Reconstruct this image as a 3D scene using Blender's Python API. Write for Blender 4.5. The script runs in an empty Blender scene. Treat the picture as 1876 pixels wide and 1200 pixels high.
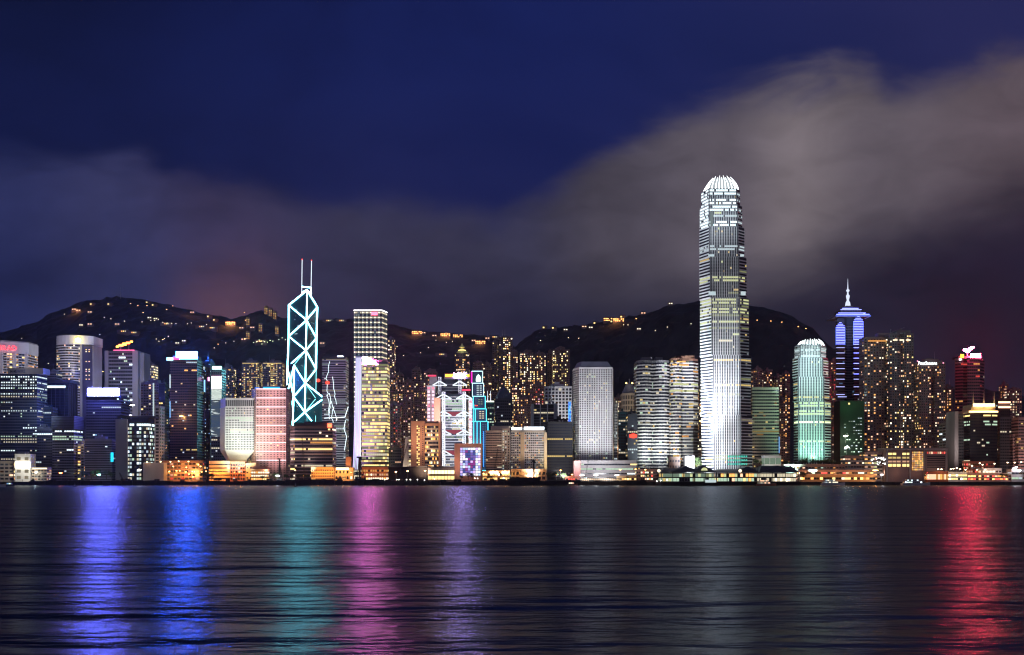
import bpy, math, random
from mathutils import Vector, Matrix
R = math.radians
sc = bpy.context.scene
COL = sc.collection
# ---------------------------------------------------------------- camera
CAMZ, FPX, PX0, PY0 = 12.0, 2000.0, 938.0, 872.0
cam = bpy.data.cameras.new('camera'); camo = bpy.data.objects.new('camera', cam); COL.objects.link(camo)
camo.location = (0, 0, CAMZ); camo.rotation_euler = (R(90), 0, 0)
cam.sensor_width = 36; cam.lens = 36 * FPX / 1876.0
cam.shift_y = (PY0 - 600) / 1876.0
cam.clip_start = 1; cam.clip_end = 30000
sc.camera = camo
def W(px, Y): return (px - PX0) / FPX * Y
def Z(py, Y): return CAMZ + (PY0 - py) / FPX * Y
def P(px, py, Y): return Vector((W(px, Y), Y, Z(py, Y)))
def lin(c):
    return tuple(((v / 255) / 12.92 if v / 255 <= .04045 else ((v / 255 + .055) / 1.055) ** 2.4) for v in c)
# ---------------------------------------------------------------- view
sc.view_settings.view_transform = 'Standard'; sc.view_settings.look = 'None'
sc.view_settings.exposure = 0; sc.view_settings.gamma = 1
sc.render.engine = 'CYCLES'
cy = sc.cycles
cy.use_denoising = True; cy.max_bounces = 4; cy.diffuse_bounces = 1; cy.glossy_bounces = 2
cy.transmission_bounces = 2; cy.caustics_reflective = False; cy.caustics_refractive = False
cy.sample_clamp_indirect = 6; cy.use_light_tree = True
sc.render.film_transparent = False
cy.pixel_filter_type = 'BLACKMAN_HARRIS'; cy.filter_width = 1.2
# ---------------------------------------------------------------- world: dusk sky with a lit cloud bank
world = bpy.data.worlds.new('World'); sc.world = world; world.use_nodes = True
nt = world.node_tree; nt.nodes.clear()
def wn(t, **k):
    n = nt.nodes.new(t)
    for a, b in k.items(): setattr(n, a, b)
    return n
def wl(a, b): nt.links.new(a, b)
def wmath(op, a, b=None, c=None, clamp=False):
    n = wn('ShaderNodeMath', operation=op, use_clamp=clamp)
    for i, v in enumerate((a, b, c)):
        if v is None: continue
        if hasattr(v, 'links') or hasattr(v, 'is_linked'): wl(v, n.inputs[i])
        else: n.inputs[i].default_value = v
    return n.outputs[0]
tc = wn('ShaderNodeTexCoord'); sep = wn('ShaderNodeSeparateXYZ'); wl(tc.outputs['Generated'], sep.inputs[0])
az = wmath('ARCTAN2', sep.outputs[0], sep.outputs[1])
hyp = wmath('SQRT', wmath('ADD', wmath('MULTIPLY', sep.outputs[0], sep.outputs[0]), wmath('MULTIPLY', sep.outputs[1], sep.outputs[1])))
el = wmath('DIVIDE', sep.outputs[2], wmath('MAXIMUM', hyp, 0.05))
def azel(px, py):
    u = (px - PX0) / FPX; v = (PY0 - py) / FPX
    return math.atan(u), v / math.sqrt(1 + u * u)
AZ0, AZ1 = -1.2, 1.2
fac = wmath('MULTIPLY_ADD', az, 1 / (AZ1 - AZ0), -AZ0 / (AZ1 - AZ0), clamp=True)
cmb = wn('ShaderNodeCombineXYZ'); wl(az, cmb.inputs[0]); wl(el, cmb.inputs[1])
def noise(scale, detail, rough, sx=1, sy=1, off=0, dist=0):
    m = wn('ShaderNodeMapping'); m.inputs['Scale'].default_value = (sx, sy, 1); m.inputs['Location'].default_value = (off, off * .7, off)
    wl(cmb.outputs[0], m.inputs[0])
    n = wn('ShaderNodeTexNoise'); n.inputs['Scale'].default_value = scale; n.inputs['Detail'].default_value = detail
    n.inputs['Roughness'].default_value = rough; n.inputs['Distortion'].default_value = dist
    wl(m.outputs[0], n.inputs['Vector']); return wmath('SUBTRACT', n.outputs[0], 0.5)
def curve(pts):            # elevation as a function of azimuth, through a float curve
    n = wn('ShaderNodeFloatCurve'); c = n.mapping.curves[0]
    q = [((azel(x, y)[0] - AZ0) / (AZ1 - AZ0), azel(x, y)[1]) for x, y in pts]
    c.points[0].location = (0, q[0][1]); c.points[1].location = (1, q[-1][1])
    for a, b in q: c.points.new(a, b)
    n.mapping.update(); wl(fac, n.inputs['Value']); return n.outputs[0]
def ramp(pts, f=None):
    n = wn('ShaderNodeValToRGB'); cr = n.color_ramp; cr.interpolation = 'EASE'
    q = [((azel(x, 872)[0] - AZ0) / (AZ1 - AZ0) if f is None else x, lin(c)) for x, c in pts]
    cr.elements[0].position = q[0][0]; cr.elements[0].color = (*q[0][1], 1)
    cr.elements[1].position = q[-1][0]; cr.elements[1].color = (*q[-1][1], 1)
    for a, b in q[1:-1]:
        e = cr.elements.new(a); e.color = (*b, 1)
    wl(fac if f is None else f, n.inputs[0]); return n.outputs[0]
def smooth(x, a, b):
    n = wn('ShaderNodeMapRange', interpolation_type='SMOOTHERSTEP'); wl(x, n.inputs[0])
    n.inputs[1].default_value = a; n.inputs[2].default_value = b; return n.outputs[0]
def mix(f, a, b):
    n = wn('ShaderNodeMix', data_type='RGBA'); wl(f, n.inputs[0])
    wl(a, n.inputs[6]); wl(b, n.inputs[7]); return n.outputs[2]
n1 = noise(3.2, 4, .5, 1, 2.2, 3.1, .4); n2 = noise(9, 5, .55, 1, 2.0, 7.7, .6)
wob = wmath('ADD', wmath('MULTIPLY', n1, .085), wmath('MULTIPLY', n2, .05))
top = curve([(-400, 240), (0, 250), (120, 262), (230, 276), (320, 325), (430, 345), (560, 378), (700, 362), (850, 375), (950, 372), (1050, 322), (1180, 245), (1300, 196), (1400, 175), (1500, 145), (1570, 118), (1640, 150), (1720, 150), (1876, 100), (2300, 60)])
d = wmath('ADD', wmath('SUBTRACT', el, top), wob)
above = smooth(d, -.026, .022)
low = curve([(-400, 520), (0, 520), (300, 530), (500, 540), (800, 565), (1000, 560), (1150, 550), (1300, 545), (1450, 520), (1600, 470), (1730, 430), (1876, 395), (2300, 390)])
d2 = wmath('ADD', wmath('SUBTRACT', el, low), wmath('MULTIPLY', wob, .9))
incloud = smooth(d2, -.035, .075)
skyn = smooth(noise(2.6, 5, .55, 1, 1.7, 31, .5), -.22, .25)
sk1 = mix(smooth(el, .16, .44), ramp([(-400, (17, 24, 63)), (0, (15, 22, 57)), (500, (16, 23, 63)), (900, (20, 29, 78)), (1400, (28, 37, 89)), (1876, (34, 39, 84))]),
           ramp([(-400, (14, 19, 49)), (0, (15, 21, 54)), (500, (17, 24, 67)), (1000, (21, 30, 81)), (1400, (24, 33, 81)), (1876, (32, 36, 79))]))
sk2 = mix(smooth(el, .16, .44), ramp([(-400, (21, 28, 72)), (1876, (41, 45, 95))]), ramp([(-400, (18, 25, 65)), (900, (25, 36, 93)), (1876, (39, 42, 89))]))
skyc = mix(skyn, sk1, sk2)
cloudc = ramp([(-400, (46, 49, 96)), (0, (44, 49, 92)), (200, (51, 53, 90)), (400, (58, 53, 84)), (700, (54, 53, 78)), (950, (58, 57, 80)), (1130, (80, 75, 88)), (1330, (95, 88, 98)), (1460, (116, 107, 113)), (1600, (95, 87, 96)), (1876, (96, 84, 93))])
lowc = ramp([(-400, (36, 41, 88)), (0, (36, 42, 84)), (250, (42, 45, 78)), (420, (88, 62, 76)), (600, (46, 44, 70)), (1000, (38, 38, 60)), (1300, (46, 44, 62)), (1560, (40, 37, 56)), (1876, (36, 31, 50))])
shade = wn('ShaderNodeMix', data_type='RGBA', blend_type='MULTIPLY'); shade.inputs[0].default_value = 1
dn = wmath('ADD', wmath('MULTIPLY_ADD', noise(5, 5, .5, 1, 1.8, 13, .5), 1.3, 1.0), wmath('MULTIPLY', noise(15, 6, .6, 1, 1.9, 41, .9), .6))
cc = wn('ShaderNodeCombineColor')
for i in range(3): wl(dn, cc.inputs[i])
wl(mix(incloud, lowc, cloudc), shade.inputs[6]); wl(cc.outputs[0], shade.inputs[7])
final = mix(above, shade.outputs[2], skyc)
bg = wn('ShaderNodeBackground'); wl(final, bg.inputs[0]); bg.inputs[1].default_value = .93
out = wn('ShaderNodeOutputWorld'); wl(bg.outputs[0], out.inputs[0])
# very soft weak sun added as frontal fill, standing for the city's glow
sd = bpy.data.lights.new('fill_sun', 'SUN'); sd.energy = .24; sd.angle = R(90); sd.color = (.86, .86, 1.0)
so = bpy.data.objects.new('fill_sun', sd); COL.objects.link(so); so.rotation_euler = (R(58), 0, R(14))
# ---------------------------------------------------------------- materials
MATS = {}
def wall(key, rgb, rough=.7, var=.18, scale=.05, metal=0):
    if key in MATS: return MATS[key]
    m = bpy.data.materials.new(key); m.use_nodes = True; t = m.node_tree; b = t.nodes['Principled BSDF']
    g = t.nodes.new('ShaderNodeNewGeometry'); mp = t.nodes.new('ShaderNodeMapping'); mp.inputs['Scale'].default_value = (1, 1, .35)
    n = t.nodes.new('ShaderNodeTexNoise'); n.inputs['Scale'].default_value = scale; n.inputs['Detail'].default_value = 4
    t.links.new(g.outputs['Position'], mp.inputs[0]); t.links.new(mp.outputs[0], n.inputs['Vector'])
    r = t.nodes.new('ShaderNodeValToRGB'); r.color_ramp.elements[0].position = .3; r.color_ramp.elements[1].position = .7
    r.color_ramp.elements[0].color = (*[c * (1 - var) for c in rgb], 1); r.color_ramp.elements[1].color = (*[min(1, c * (1 + var)) for c in rgb], 1)
    t.links.new(n.outputs[0], r.inputs[0]); t.links.new(r.outputs[0], b.inputs['Base Color'])
    b.inputs['Roughness'].default_value = rough; b.inputs['Metallic'].default_value = metal
    MATS[key] = m; return m
def glow(key, rgb, s, sampling='NONE'):
    if key in MATS: return MATS[key]
    m = bpy.data.materials.new(key); m.use_nodes = True; t = m.node_tree; t.nodes.remove(t.nodes['Principled BSDF'])
    e = t.nodes.new('ShaderNodeEmission'); e.inputs[0].default_value = (*rgb, 1); e.inputs[1].default_value = s
    t.links.new(e.outputs[0], t.nodes['Material Output'].inputs[0]); m.cycles.emission_sampling = sampling
    MATS[key] = m; return m
def screen(key, cols, s, scale, axis=(1, 1, 1), sampling='FRONT', kind='VORONOI'):   # a lit media wall showing a picture of blocks of colour
    if key in MATS: return MATS[key]
    m = bpy.data.materials.new(key); m.use_nodes = True; t = m.node_tree; t.nodes.remove(t.nodes['Principled BSDF'])
    g = t.nodes.new('ShaderNodeNewGeometry'); mp = t.nodes.new('ShaderNodeMapping'); mp.inputs['Scale'].default_value = axis
    n = t.nodes.new('ShaderNodeTexNoise'); n.inputs['Scale'].default_value = scale; n.inputs['Detail'].default_value = 4; n.inputs['Distortion'].default_value = .7
    t.links.new(g.outputs['Position'], mp.inputs[0]); t.links.new(mp.outputs[0], n.inputs['Vector'])
    r = t.nodes.new('ShaderNodeValToRGB'); cr = r.color_ramp; k = len(cols)
    for i, c in enumerate(cols):
        p = .39 + .22 * i / (k - 1)
        e = cr.elements[0] if i == 0 else (cr.elements[1] if i == k - 1 else cr.elements.new(p))
        e.position = p; e.color = (*c, 1)
    t.links.new(n.outputs[0], r.inputs[0])
    e = t.nodes.new('ShaderNodeEmission'); e.inputs[1].default_value = s
    t.links.new(r.outputs[0], e.inputs[0]); t.links.new(e.outputs[0], t.nodes['Material Output'].inputs[0]); m.cycles.emission_sampling = sampling
    MATS[key] = m; return m
# window light colours: letter = colour, digit = how bright the room is
HUE = dict(y=(1, .72, .26), a=(1, .44, .12), p=(1, .55, .34), w=(1, .88, .62), c=(.78, .95, 1), g=(.72, 1, .74), b=(.25, .55, 1), r=(1, .1, .08), v=(.75, .5, 1), k=(1, .5, .75), l=(.95, 1, .5))
for k_, c_ in HUE.items():
    for i_, s_ in enumerate((.22, .7, 1.7, 4.0)): glow(k_ + str(i_), c_, s_)
for k_ in 'apwc': glow(k_ + '9', HUE[k_], .032)
MATS['dk'] = wall('dark window glass', (.018, .022, .035), .18, .3, .3)
wall('glass_blue', (.03, .045, .085), .2); wall('glass_teal', (.02, .07, .09), .2); wall('glass_dark', (.022, .024, .032), .25)
wall('concrete', (.30, .29, .31)); wall('white', (.62, .62, .64)); wall('grey', (.2, .2, .22)); wall('dgrey', (.085, .085, .1))
wall('resi', (.19, .14, .145)); wall('resi2', (.24, .18, .18)); wall('resi3', (.15, .135, .155)); wall('pink', (.52, .33, .31)); wall('beige', (.5, .42, .34))
wall('brown', (.13, .095, .085)); wall('orange', (.55, .27, .17)); wall('black', (.012, .012, .014)); wall('steel', (.35, .36, .38), .4, metal=.6)
wall('bronze', (.10, .055, .04), .3); wall('roof', (.03, .035, .045), .6); wall('mesh_green', (.012, .04, .022), .8); wall('rust', (.2, .07, .05)); wall('hull', (.5, .5, .52), .4)
# ---------------------------------------------------------------- mesh helpers
class MB:
    def __init__(s): s.v = []; s.f = []; s.m = []; s.mats = []
    def mi(s, m):
        if isinstance(m, str): m = MATS[m]
        if m not in s.mats: s.mats.append(m)
        return s.mats.index(m)
    def face(s, pts, m):
        i = len(s.v); s.v += [tuple(p) for p in pts]; s.f.append(tuple(range(i, i + len(pts)))); s.m.append(s.mi(m))
    def hexa(s, c, m):     # eight corners: bottom four (CCW) then top four
        i = len(s.v); s.v += [tuple(p) for p in c]; k = s.mi(m)
        for f in ((3, 2, 1, 0), (4, 5, 6, 7), (0, 1, 5, 4), (1, 2, 6, 5), (2, 3, 7, 6), (3, 0, 4, 7)):
            s.f.append(tuple(i + j for j in f)); s.m.append(k)
    def box(s, x0, x1, y0, y1, z0, z1, m):
        s.hexa([(x0, y0, z0), (x1, y0, z0), (x1, y1, z0), (x0, y1, z0), (x0, y0, z1), (x1, y0, z1), (x1, y1, z1), (x0, y1, z1)], m)
    def obox(s, p, q, n, o0, o1, z0, z1, m):
        a = (p[0] + n[0] * o1, p[1] + n[1] * o1); b = (q[0] + n[0] * o1, q[1] + n[1] * o1)
        c = (q[0] + n[0] * o0, q[1] + n[1] * o0); e = (p[0] + n[0] * o0, p[1] + n[1] * o0)
        s.hexa([(*t, z) for z in (z0, z1) for t in (a, b, c, e)], m)
    def prism(s, plan, z0, z1, m, top=None):   # z1 a number or one height per corner; top = another plan
        k = len(plan); zt = z1 if isinstance(z1, (list, tuple)) else [z1] * k; tp = top or plan
        i = len(s.v); s.v += [(x, y, z0) for x, y in plan] + [(x, y, z) for (x, y), z in zip(tp, zt)]; q = s.mi(m)
        for j in range(k):
            s.f.append((i + j, i + (j + 1) % k, i + k + (j + 1) % k, i + k + j)); s.m.append(q)
        s.f.append(tuple(i + k + j for j in range(k))); s.m.append(q)
        s.f.append(tuple(i + j for j in reversed(range(k)))); s.m.append(q)
    def bar(s, a, b, r, m, n=5, r2=None):
        a = Vector(a); b = Vector(b); d = (b - a).normalized(); r2 = r if r2 is None else r2
        u = d.orthogonal().normalized(); w = d.cross(u); i = len(s.v); k = s.mi(m)
        for c, rr in ((a, r), (b, r2)):
            for j in range(n):
                t = 2 * math.pi * j / n; s.v.append(tuple(c + (u * math.cos(t) + w * math.sin(t)) * rr))
        for j in range(n): s.f.append((i + j, i + (j + 1) % n, i + n + (j + 1) % n, i + n + j)); s.m.append(k)
        s.f.append(tuple(i + j for j in reversed(range(n)))); s.m.append(k); s.f.append(tuple(i + n + j for j in range(n))); s.m.append(k)
    def lathe(s, c, prof, m, n=12):
        i = len(s.v); k = s.mi(m)
        for r, z in prof:
            for j in range(n): t = 2 * math.pi * j / n; s.v.append((c[0] + r * math.cos(t), c[1] + r * math.sin(t), c[2] + z))
        for a in range(len(prof) - 1):
            for j in range(n): s.f.append((i + a * n + j, i + a * n + (j + 1) % n, i + (a + 1) * n + (j + 1) % n, i + (a + 1) * n + j)); s.m.append(k)
        s.f.append(tuple(i + (len(prof) - 1) * n + j for j in range(n))); s.m.append(k)
        s.f.append(tuple(i + j for j in reversed(range(n)))); s.m.append(k)
    def build(s, name, parent=None, smooth=False, col=True):
        o0 = Vector(parent['_w']) if parent is not None else Vector((0, 0, 0))
        me = bpy.data.meshes.new(name); me.from_pydata([(a - o0[0], b - o0[1], c - o0[2]) for a, b, c in s.v], [], s.f)
        for m in s.mats: me.materials.append(m)
        me.polygons.foreach_set('material_index', s.m)
        if smooth: me.polygons.foreach_set('use_smooth', [True] * len(s.f))
        o = bpy.data.objects.new(name, me); COL.objects.link(o)
        if parent is not None: o.parent = parent; o['_w'] = tuple(o0)
        return o
ROOTS = []
def thing(name, label, cat, loc, group=None, kind=None):
    o = bpy.data.objects.new(name, None); COL.objects.link(o); o.location = loc; o['_w'] = tuple(loc)
    o['label'] = label; o['category'] = cat
    if group: o['group'] = group
    o['kind'] = 'thing'; ROOTS.append(o); return o
def single(mb, name, label, cat, loc, group=None):
    t = {'_w': tuple(loc)}
    o0 = Vector(loc); mb.v = [(a - o0[0], b - o0[1], c - o0[2]) for a, b, c in mb.v]
    o = mb.build(name); o.location = loc; o['label'] = label; o['category'] = cat; o['_w'] = tuple(loc)
    if group: o['group'] = group
    return o
def struct(mb, name, kind='structure'):
    o = mb.build(name); o['kind'] = kind; return o
# windows ------------------------------------------------------------
WCACHE = {}
def wmesh(w, h, key, shape):
    k = (round(w, 1), round(h, 1), key, shape)
    if k not in WCACHE:
        b = MB()
        if shape == 'round':
            n = 8; pts = [(w / 2 * math.cos(2 * math.pi * (j + .5) / n), h / 2 * math.sin(2 * math.pi * (j + .5) / n)) for j in range(n)]
            b.v = [(x, -.12, z) for x, z in pts] + [(x, .05, z) for x, z in pts]; q = b.mi(key)
            b.f = [tuple(reversed(range(n)))] + [(j, (j + 1) % n, n + (j + 1) % n, n + j) for j in range(n)]; b.m = [q] * (n + 1)
        else: b.box(-w / 2, w / 2, -.12, .05, -h / 2, h / 2, key)
        me = bpy.data.meshes.new('window'); me.from_pydata(b.v, [], b.f); me.materials.append(MATS[key] if isinstance(key, str) else key)
        WCACHE[k] = me
    return WCACHE[k]
def put_windows(root, wins, rng, cap=100, shape='rect'):
    """wins: (x, y, z, w, h, angle, key)  - the brightest 100 as parts, the rest as one"""
    lit = [w for w in wins if w[6] != 'dk']; dark = [w for w in wins if w[6] == 'dk']
    rng.shuffle(lit); lit.sort(key=lambda w: -(w[3] * w[4] * (1 + int(w[6][1]) % 9 if isinstance(w[6], str) and w[6][1:].isdigit() else 2)))
    order = lit + dark; one, rest = order[:cap], order[cap:]
    ox, oy, oz = root['_w']
    for x, y, z, w, h, a, k in one:
        o = bpy.data.objects.new('window', wmesh(w, h, k, shape)); COL.objects.link(o); o.parent = root
        o.location = (x - ox, y - oy, z - oz); o.rotation_euler = (0, 0, a)
    if rest:
        b = MB()
        for x, y, z, w, h, a, k in rest:
            ca, sa = math.cos(a), math.sin(a); nx, ny = sa * .1, -ca * .1
            if shape == 'round':
                b.face([(x + nx + ca * w / 2 * math.cos(2 * math.pi * (j + .5) / 8), y + ny + sa * w / 2 * math.cos(2 * math.pi * (j + .5) / 8), z + h / 2 * math.sin(2 * math.pi * (j + .5) / 8)) for j in range(8)], k)
            else:
                b.face([(x + nx - ca * w / 2, y + ny - sa * w / 2, z - h / 2), (x + nx + ca * w / 2, y + ny + sa * w / 2, z - h / 2), (x + nx + ca * w / 2, y + ny + sa * w / 2, z + h / 2), (x + nx - ca * w / 2, y + ny - sa * w / 2, z + h / 2)], k)
        o = b.build('window', root); o['kind'] = 'stuff'
def pattern(kind, p, keys, nf, nb, rng):
    g = {}
    if kind == 'res':                       # homes: scattered rooms, some stacks of flats busier than others
        colp = [p * rng.choice((.25, .6, 1, 1.6, 2.0)) for _ in range(nb)]
        for f in range(nf):
            fp = rng.choice((.5, 1, 1, 1.4))
            for b in range(nb):
                if rng.random() < colp[b] * fp: g[f, b] = rng.choice(keys)
                elif rng.random() < .36: g[f, b] = rng.choice(('a9', 'p9', 'w9', 'w9', 'c9'))
    elif kind == 'office':                  # offices: whole floors or runs of bays stay lit
        for f in range(nf):
            k = rng.choice(keys)
            if rng.random() < p:
                a = rng.randrange(nb); c = a + max(1, int(nb * rng.choice((.15, .3, .5, 1, 1))))
                if rng.random() < .35: a, c = 0, nb
                for b in range(a, min(nb, c)):
                    if rng.random() < .88: g[f, b] = k
            for b in range(nb):
                if (f, b) not in g and rng.random() < p * .12: g[f, b] = rng.choice(keys)
    elif kind == 'lamps':
        for f in range(nf):
            for b in range(nb): g[f, b] = (('w2', 'w1')[b % 2] if f % 2 else ('c0', 'dk')[b % 2]) if rng.random() < .95 else 'c0'
    elif kind == 'all':
        for f in range(nf):
            k = rng.choice(keys)
            for b in range(nb):
                if rng.random() < p: g[f, b] = k if rng.random() < .7 else rng.choice(keys)
    return g
def facade(mb, wins, plan, z0, z1, rng, fh=3.6, bw=3, wf=.75, hf=.5, pat='office', p=.2, keys=('w1',), wm='grey', ledge=0, fin=0, lm=None, skip=None, back=.3, floor_keys=None):
    k = len(plan); nf = max(1, int(round((z1 - z0) / fh))); fh = (z1 - z0) / nf
    for i in range(k):
        a, b = plan[i], plan[(i + 1) % k]; dx, dy = b[0] - a[0], b[1] - a[1]; L = math.hypot(dx, dy)
        if L < .8: continue
        n = (dy / L, -dx / L); mx, my = (a[0] + b[0]) / 2, (a[1] + b[1]) / 2
        if n[0] * mx + n[1] * my >= 0: continue
        nb = max(1, int(round(L / bw))); w = L / nb; ang = math.atan2(dy, dx)
        if skip and i in skip: continue
        g = pattern(pat, p, keys, nf, nb, rng)
        for f in range(nf):
            zc = z0 + fh * (f + .5)
            fk = floor_keys(f, nf, i) if floor_keys else None
            for j in range(nb):
                t = (j + .5) / nb
                key = g.get((f, j), 'dk')
                if fk: key = (fk if rng.random() < .82 else g.get((f, j), 'dk')) if fk != 'off' else 'dk'
                wins.append((a[0] + dx * t, a[1] + dy * t, zc, w * wf, fh * hf, ang, key))
            if ledge: mb.obox(a, b, n, 0, ledge, z0 + fh * f - fh * (1 - hf) * .38, z0 + fh * f + fh * (1 - hf) * .38, lm or wm)
        if fin:
            for j in range(nb + 1):
                t = j / nb; c = (a[0] + dx * t, a[1] + dy * t); e = (dx / L * w * (1 - wf) * .4, dy / L * w * (1 - wf) * .4)
                mb.obox((c[0] - e[0], c[1] - e[1]), (c[0] + e[0], c[1] + e[1]), n, 0, fin, z0, z1 + fin * .5, lm or wm)
def rect(x0, x1, Y, dep, rot=0):
    a, b = W(x0, Y), W(x1, Y); pl = [(a, Y), (b, Y), (b, Y + dep), (a, Y + dep)]
    if rot:
        cx, cyy = (a + b) / 2, Y + dep / 2; c, s = math.cos(rot), math.sin(rot)
        pl = [(cx + (x - cx) * c - (y - cyy) * s, cyy + (x - cx) * s + (y - cyy) * c) for x, y in pl]
    return pl
def cross(x0, x1, Y, dep, k=.3):
    a, b = W(x0, Y), W(x1, Y); w = b - a; n = dep * .22
    return [(a, Y + n), (a + w * k, Y + n), (a + w * k, Y), (b - w * k, Y), (b - w * k, Y + n), (b, Y + n), (b, Y + dep), (a, Y + dep)]
def twin(x0, x1, Y, dep):
    a, b = W(x0, Y), W(x1, Y); w = b - a; n = dep * .2
    return [(a, Y), (a + w * .4, Y), (a + w * .4, Y + n), (a + w * .6, Y + n), (a + w * .6, Y), (b, Y), (b, Y + dep), (a, Y + dep)]
def arc(x0, x1, Y, dep, bulge, n=9):
    a, b = W(x0, Y), W(x1, Y); pts = []
    for i in range(n + 1):
        t = i / n; pts.append((a + (b - a) * t, Y - bulge * (1 - (2 * t - 1) ** 2)))
    return pts + [(b, Y + dep), (a, Y + dep)]
def tower(name, label, x0, x1, yt, Y, dep=30, plan=None, cat='building', group=None, seed=None, mat='grey', roof='plant', zb=None, yb=None, cap=100, shape='rect', **fk):
    rng = random.Random(seed if seed is not None else int(x0 * 7 + x1 * 13 + yt))
    if plan is None: pl = rect(x0, x1, Y, dep)
    elif plan == 'cross': pl = cross(x0, x1, Y, dep)
    elif plan == 'twin': pl = twin(x0, x1, Y, dep)
    elif callable(plan): pl = plan(x0, x1, Y, dep)
    else: pl = plan
    zt = Z(yt, Y); z0 = zb if zb is not None else (Z(yb, Y) if yb else 4)
    cx = sum(p[0] for p in pl) / len(pl); cyy = sum(p[1] for p in pl) / len(pl)
    root = thing(name, label, cat, (cx, cyy, z0), group)
    mb = MB(); mb.prism(pl, z0, zt, mat); wins = []
    zw = max(z0 + 2, Z(890, Y)); fk.setdefault('wm', mat)
    # only floors that stand above what the harbour view could show are glazed
    facade(mb, wins, pl, zw, zt - 1.2, rng, **fk)
    for i in range(len(pl)):      # parapet
        a, b = pl[i], pl[(i + 1) % len(pl)]; L = math.hypot(b[0] - a[0], b[1] - a[1])
        if L > .8:
            n = ((b[1] - a[1]) / L, -(b[0] - a[0]) / L); mb.obox(a, b, n, -.25, .15, zt - .003, zt + 1.1, mat)
    mb.build('wall', root)
    w = W(x1, Y) - W(x0, Y)
    if roof in ('plant', 'mast', 'tank'):
        r = MB(); u = rng.uniform(.15, .3); v = rng.uniform(.2, .4); h = rng.uniform(3, 6)
        r.box(cx - w * u, cx + w * v, cyy - dep * .25, cyy + dep * .25, zt - .01, zt + h, mat)
        r.box(cx - w * u * .5, cx + w * .05, cyy - dep * .15, cyy + dep * .1, zt + h - .01, zt + h + rng.uniform(1.5, 4), mat)
        if roof == 'tank': r.lathe((cx + w * .2, cyy, zt), [(2.2, h - .01), (2.2, h + 3), (.3, h + 3.8)], mat, 8)
        if rng.random() < .6:
            ax = cx + w * rng.uniform(-.3, .3); r.bar((ax, cyy - dep * .2, zt), (ax, cyy - dep * .2, zt + h + rng.uniform(4, 11)), .3, 'steel', 4, r2=.08)
        for _ in range(3):
            ax = cx + w * rng.uniform(-.42, .38); aw = rng.uniform(1.5, 4); r.box(ax, ax + aw, cyy - dep * .42, cyy - dep * .3, zt, zt + rng.uniform(1.5, 3.5), 'grey')
        r.build('roof_plant', root)
        if roof == 'mast':
            q = MB(); q.bar((cx, cyy, zt + h), (cx, cyy, zt + h + 14), .35, 'steel', r2=.1); q.build('mast', root)
    put_windows(root, wins, rng, cap, shape)
    root['_zt'] = zt
    return root
def panel(root, x0, x1, y0, y1, Y, mat, name='sign', thick=1.0, label=None):
    b = MB(); b.box(W(x0, Y), W(x1, Y), Y - thick, Y, Z(y1, Y), Z(y0, Y), mat); o = b.build(name, root)
    if label: o['label'] = label
    return o
def text(root, s, xc, yc, Y, h, mat, name='lettering', width=None, thick=.4, yaw=0):
    c = bpy.data.curves.new(name, 'FONT'); c.body = s; c.size = 1; c.align_x = 'CENTER'; c.align_y = 'CENTER'; c.extrude = .2
    o = bpy.data.objects.new(name, c); COL.objects.link(o)
    bpy.context.view_layer.update(); dm = o.dimensions.copy(); me = bpy.data.meshes.new_from_object(o); bpy.data.objects.remove(o)
    o = bpy.data.objects.new(name, me); COL.objects.link(o); me.materials.clear(); me.materials.append(MATS[mat] if isinstance(mat, str) else mat)
    sz = h / max(dm.y, .01); sx = (width / dm.x) if width else sz
    w = Vector(root['_w']); o.parent = root; o.location = P(xc, yc, Y) - w; o.rotation_euler = (R(90), 0, yaw); o.scale = (sx, sz, thick)
    return o
def flood(px, py, Y, tx, ty, tY, watt, col=(1, 1, 1), size=12, spread=100):
    l = bpy.data.lights.new('floodlight', 'AREA'); l.energy = watt; l.color = col; l.shape = 'SQUARE'; l.size = size; l.spread = R(spread)
    o = bpy.data.objects.new('floodlight', l); COL.objects.link(o); a = P(px, py, Y); b = P(tx, ty, tY); o.location = a
    o.rotation_euler = (b - a).to_track_quat('-Z', 'Y').to_euler(); return o
def lamp_at(p, watt, col, rad=1.0):
    l = bpy.data.lights.new('point_light', 'POINT'); l.energy = watt; l.color = col; l.shadow_soft_size = rad
    o = bpy.data.objects.new('point_light', l); COL.objects.link(o); o.location = p; return o
def neon(root, pts, r, mat, name='neon_tube', closed=False, label=None):
    b = MB(); q = list(pts) + ([pts[0]] if closed else [])
    for i in range(len(q) - 1): b.bar(q[i], q[i + 1], r, mat, 6)
    o = b.build(name, root)
    if label: o['label'] = label
    return o
# ================================================================ THE SETTING
def interp(pts, x):
    if x <= pts[0][0]: return pts[0][1]
    for (a, b), (c, d_) in zip(pts, pts[1:]):
        if x <= c:
            t = (x - a) / (c - a); t = t * t * (3 - 2 * t) * .6 + t * .4
            return b + (d_ - b) * t
    return pts[-1][1]
RID1 = [(-900, 700), (-300, 655), (0, 614), (60, 598), (100, 576), (160, 556), (230, 550), (300, 562), (340, 573), (400, 585), (430, 589), (480, 574), (520, 588), (600, 591), (650, 590), (710, 598), (760, 610), (850, 618), (900, 622), (960, 645), (1100, 700), (2700, 760)]
RID2 = [(-900, 900), (860, 800), (905, 690), (935, 645), (960, 622), (985, 607), (1050, 600), (1100, 595), (1180, 577), (1240, 560), (1300, 556), (1390, 565), (1430, 574), (1480, 600), (1530, 640), (1600, 690), (1700, 740), (2700, 800)]
from mathutils import noise as mn
def sstep(x, a, b):
    t = max(0, min(1, (x - a) / (b - a))); return t * t * (3 - 2 * t)
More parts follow.
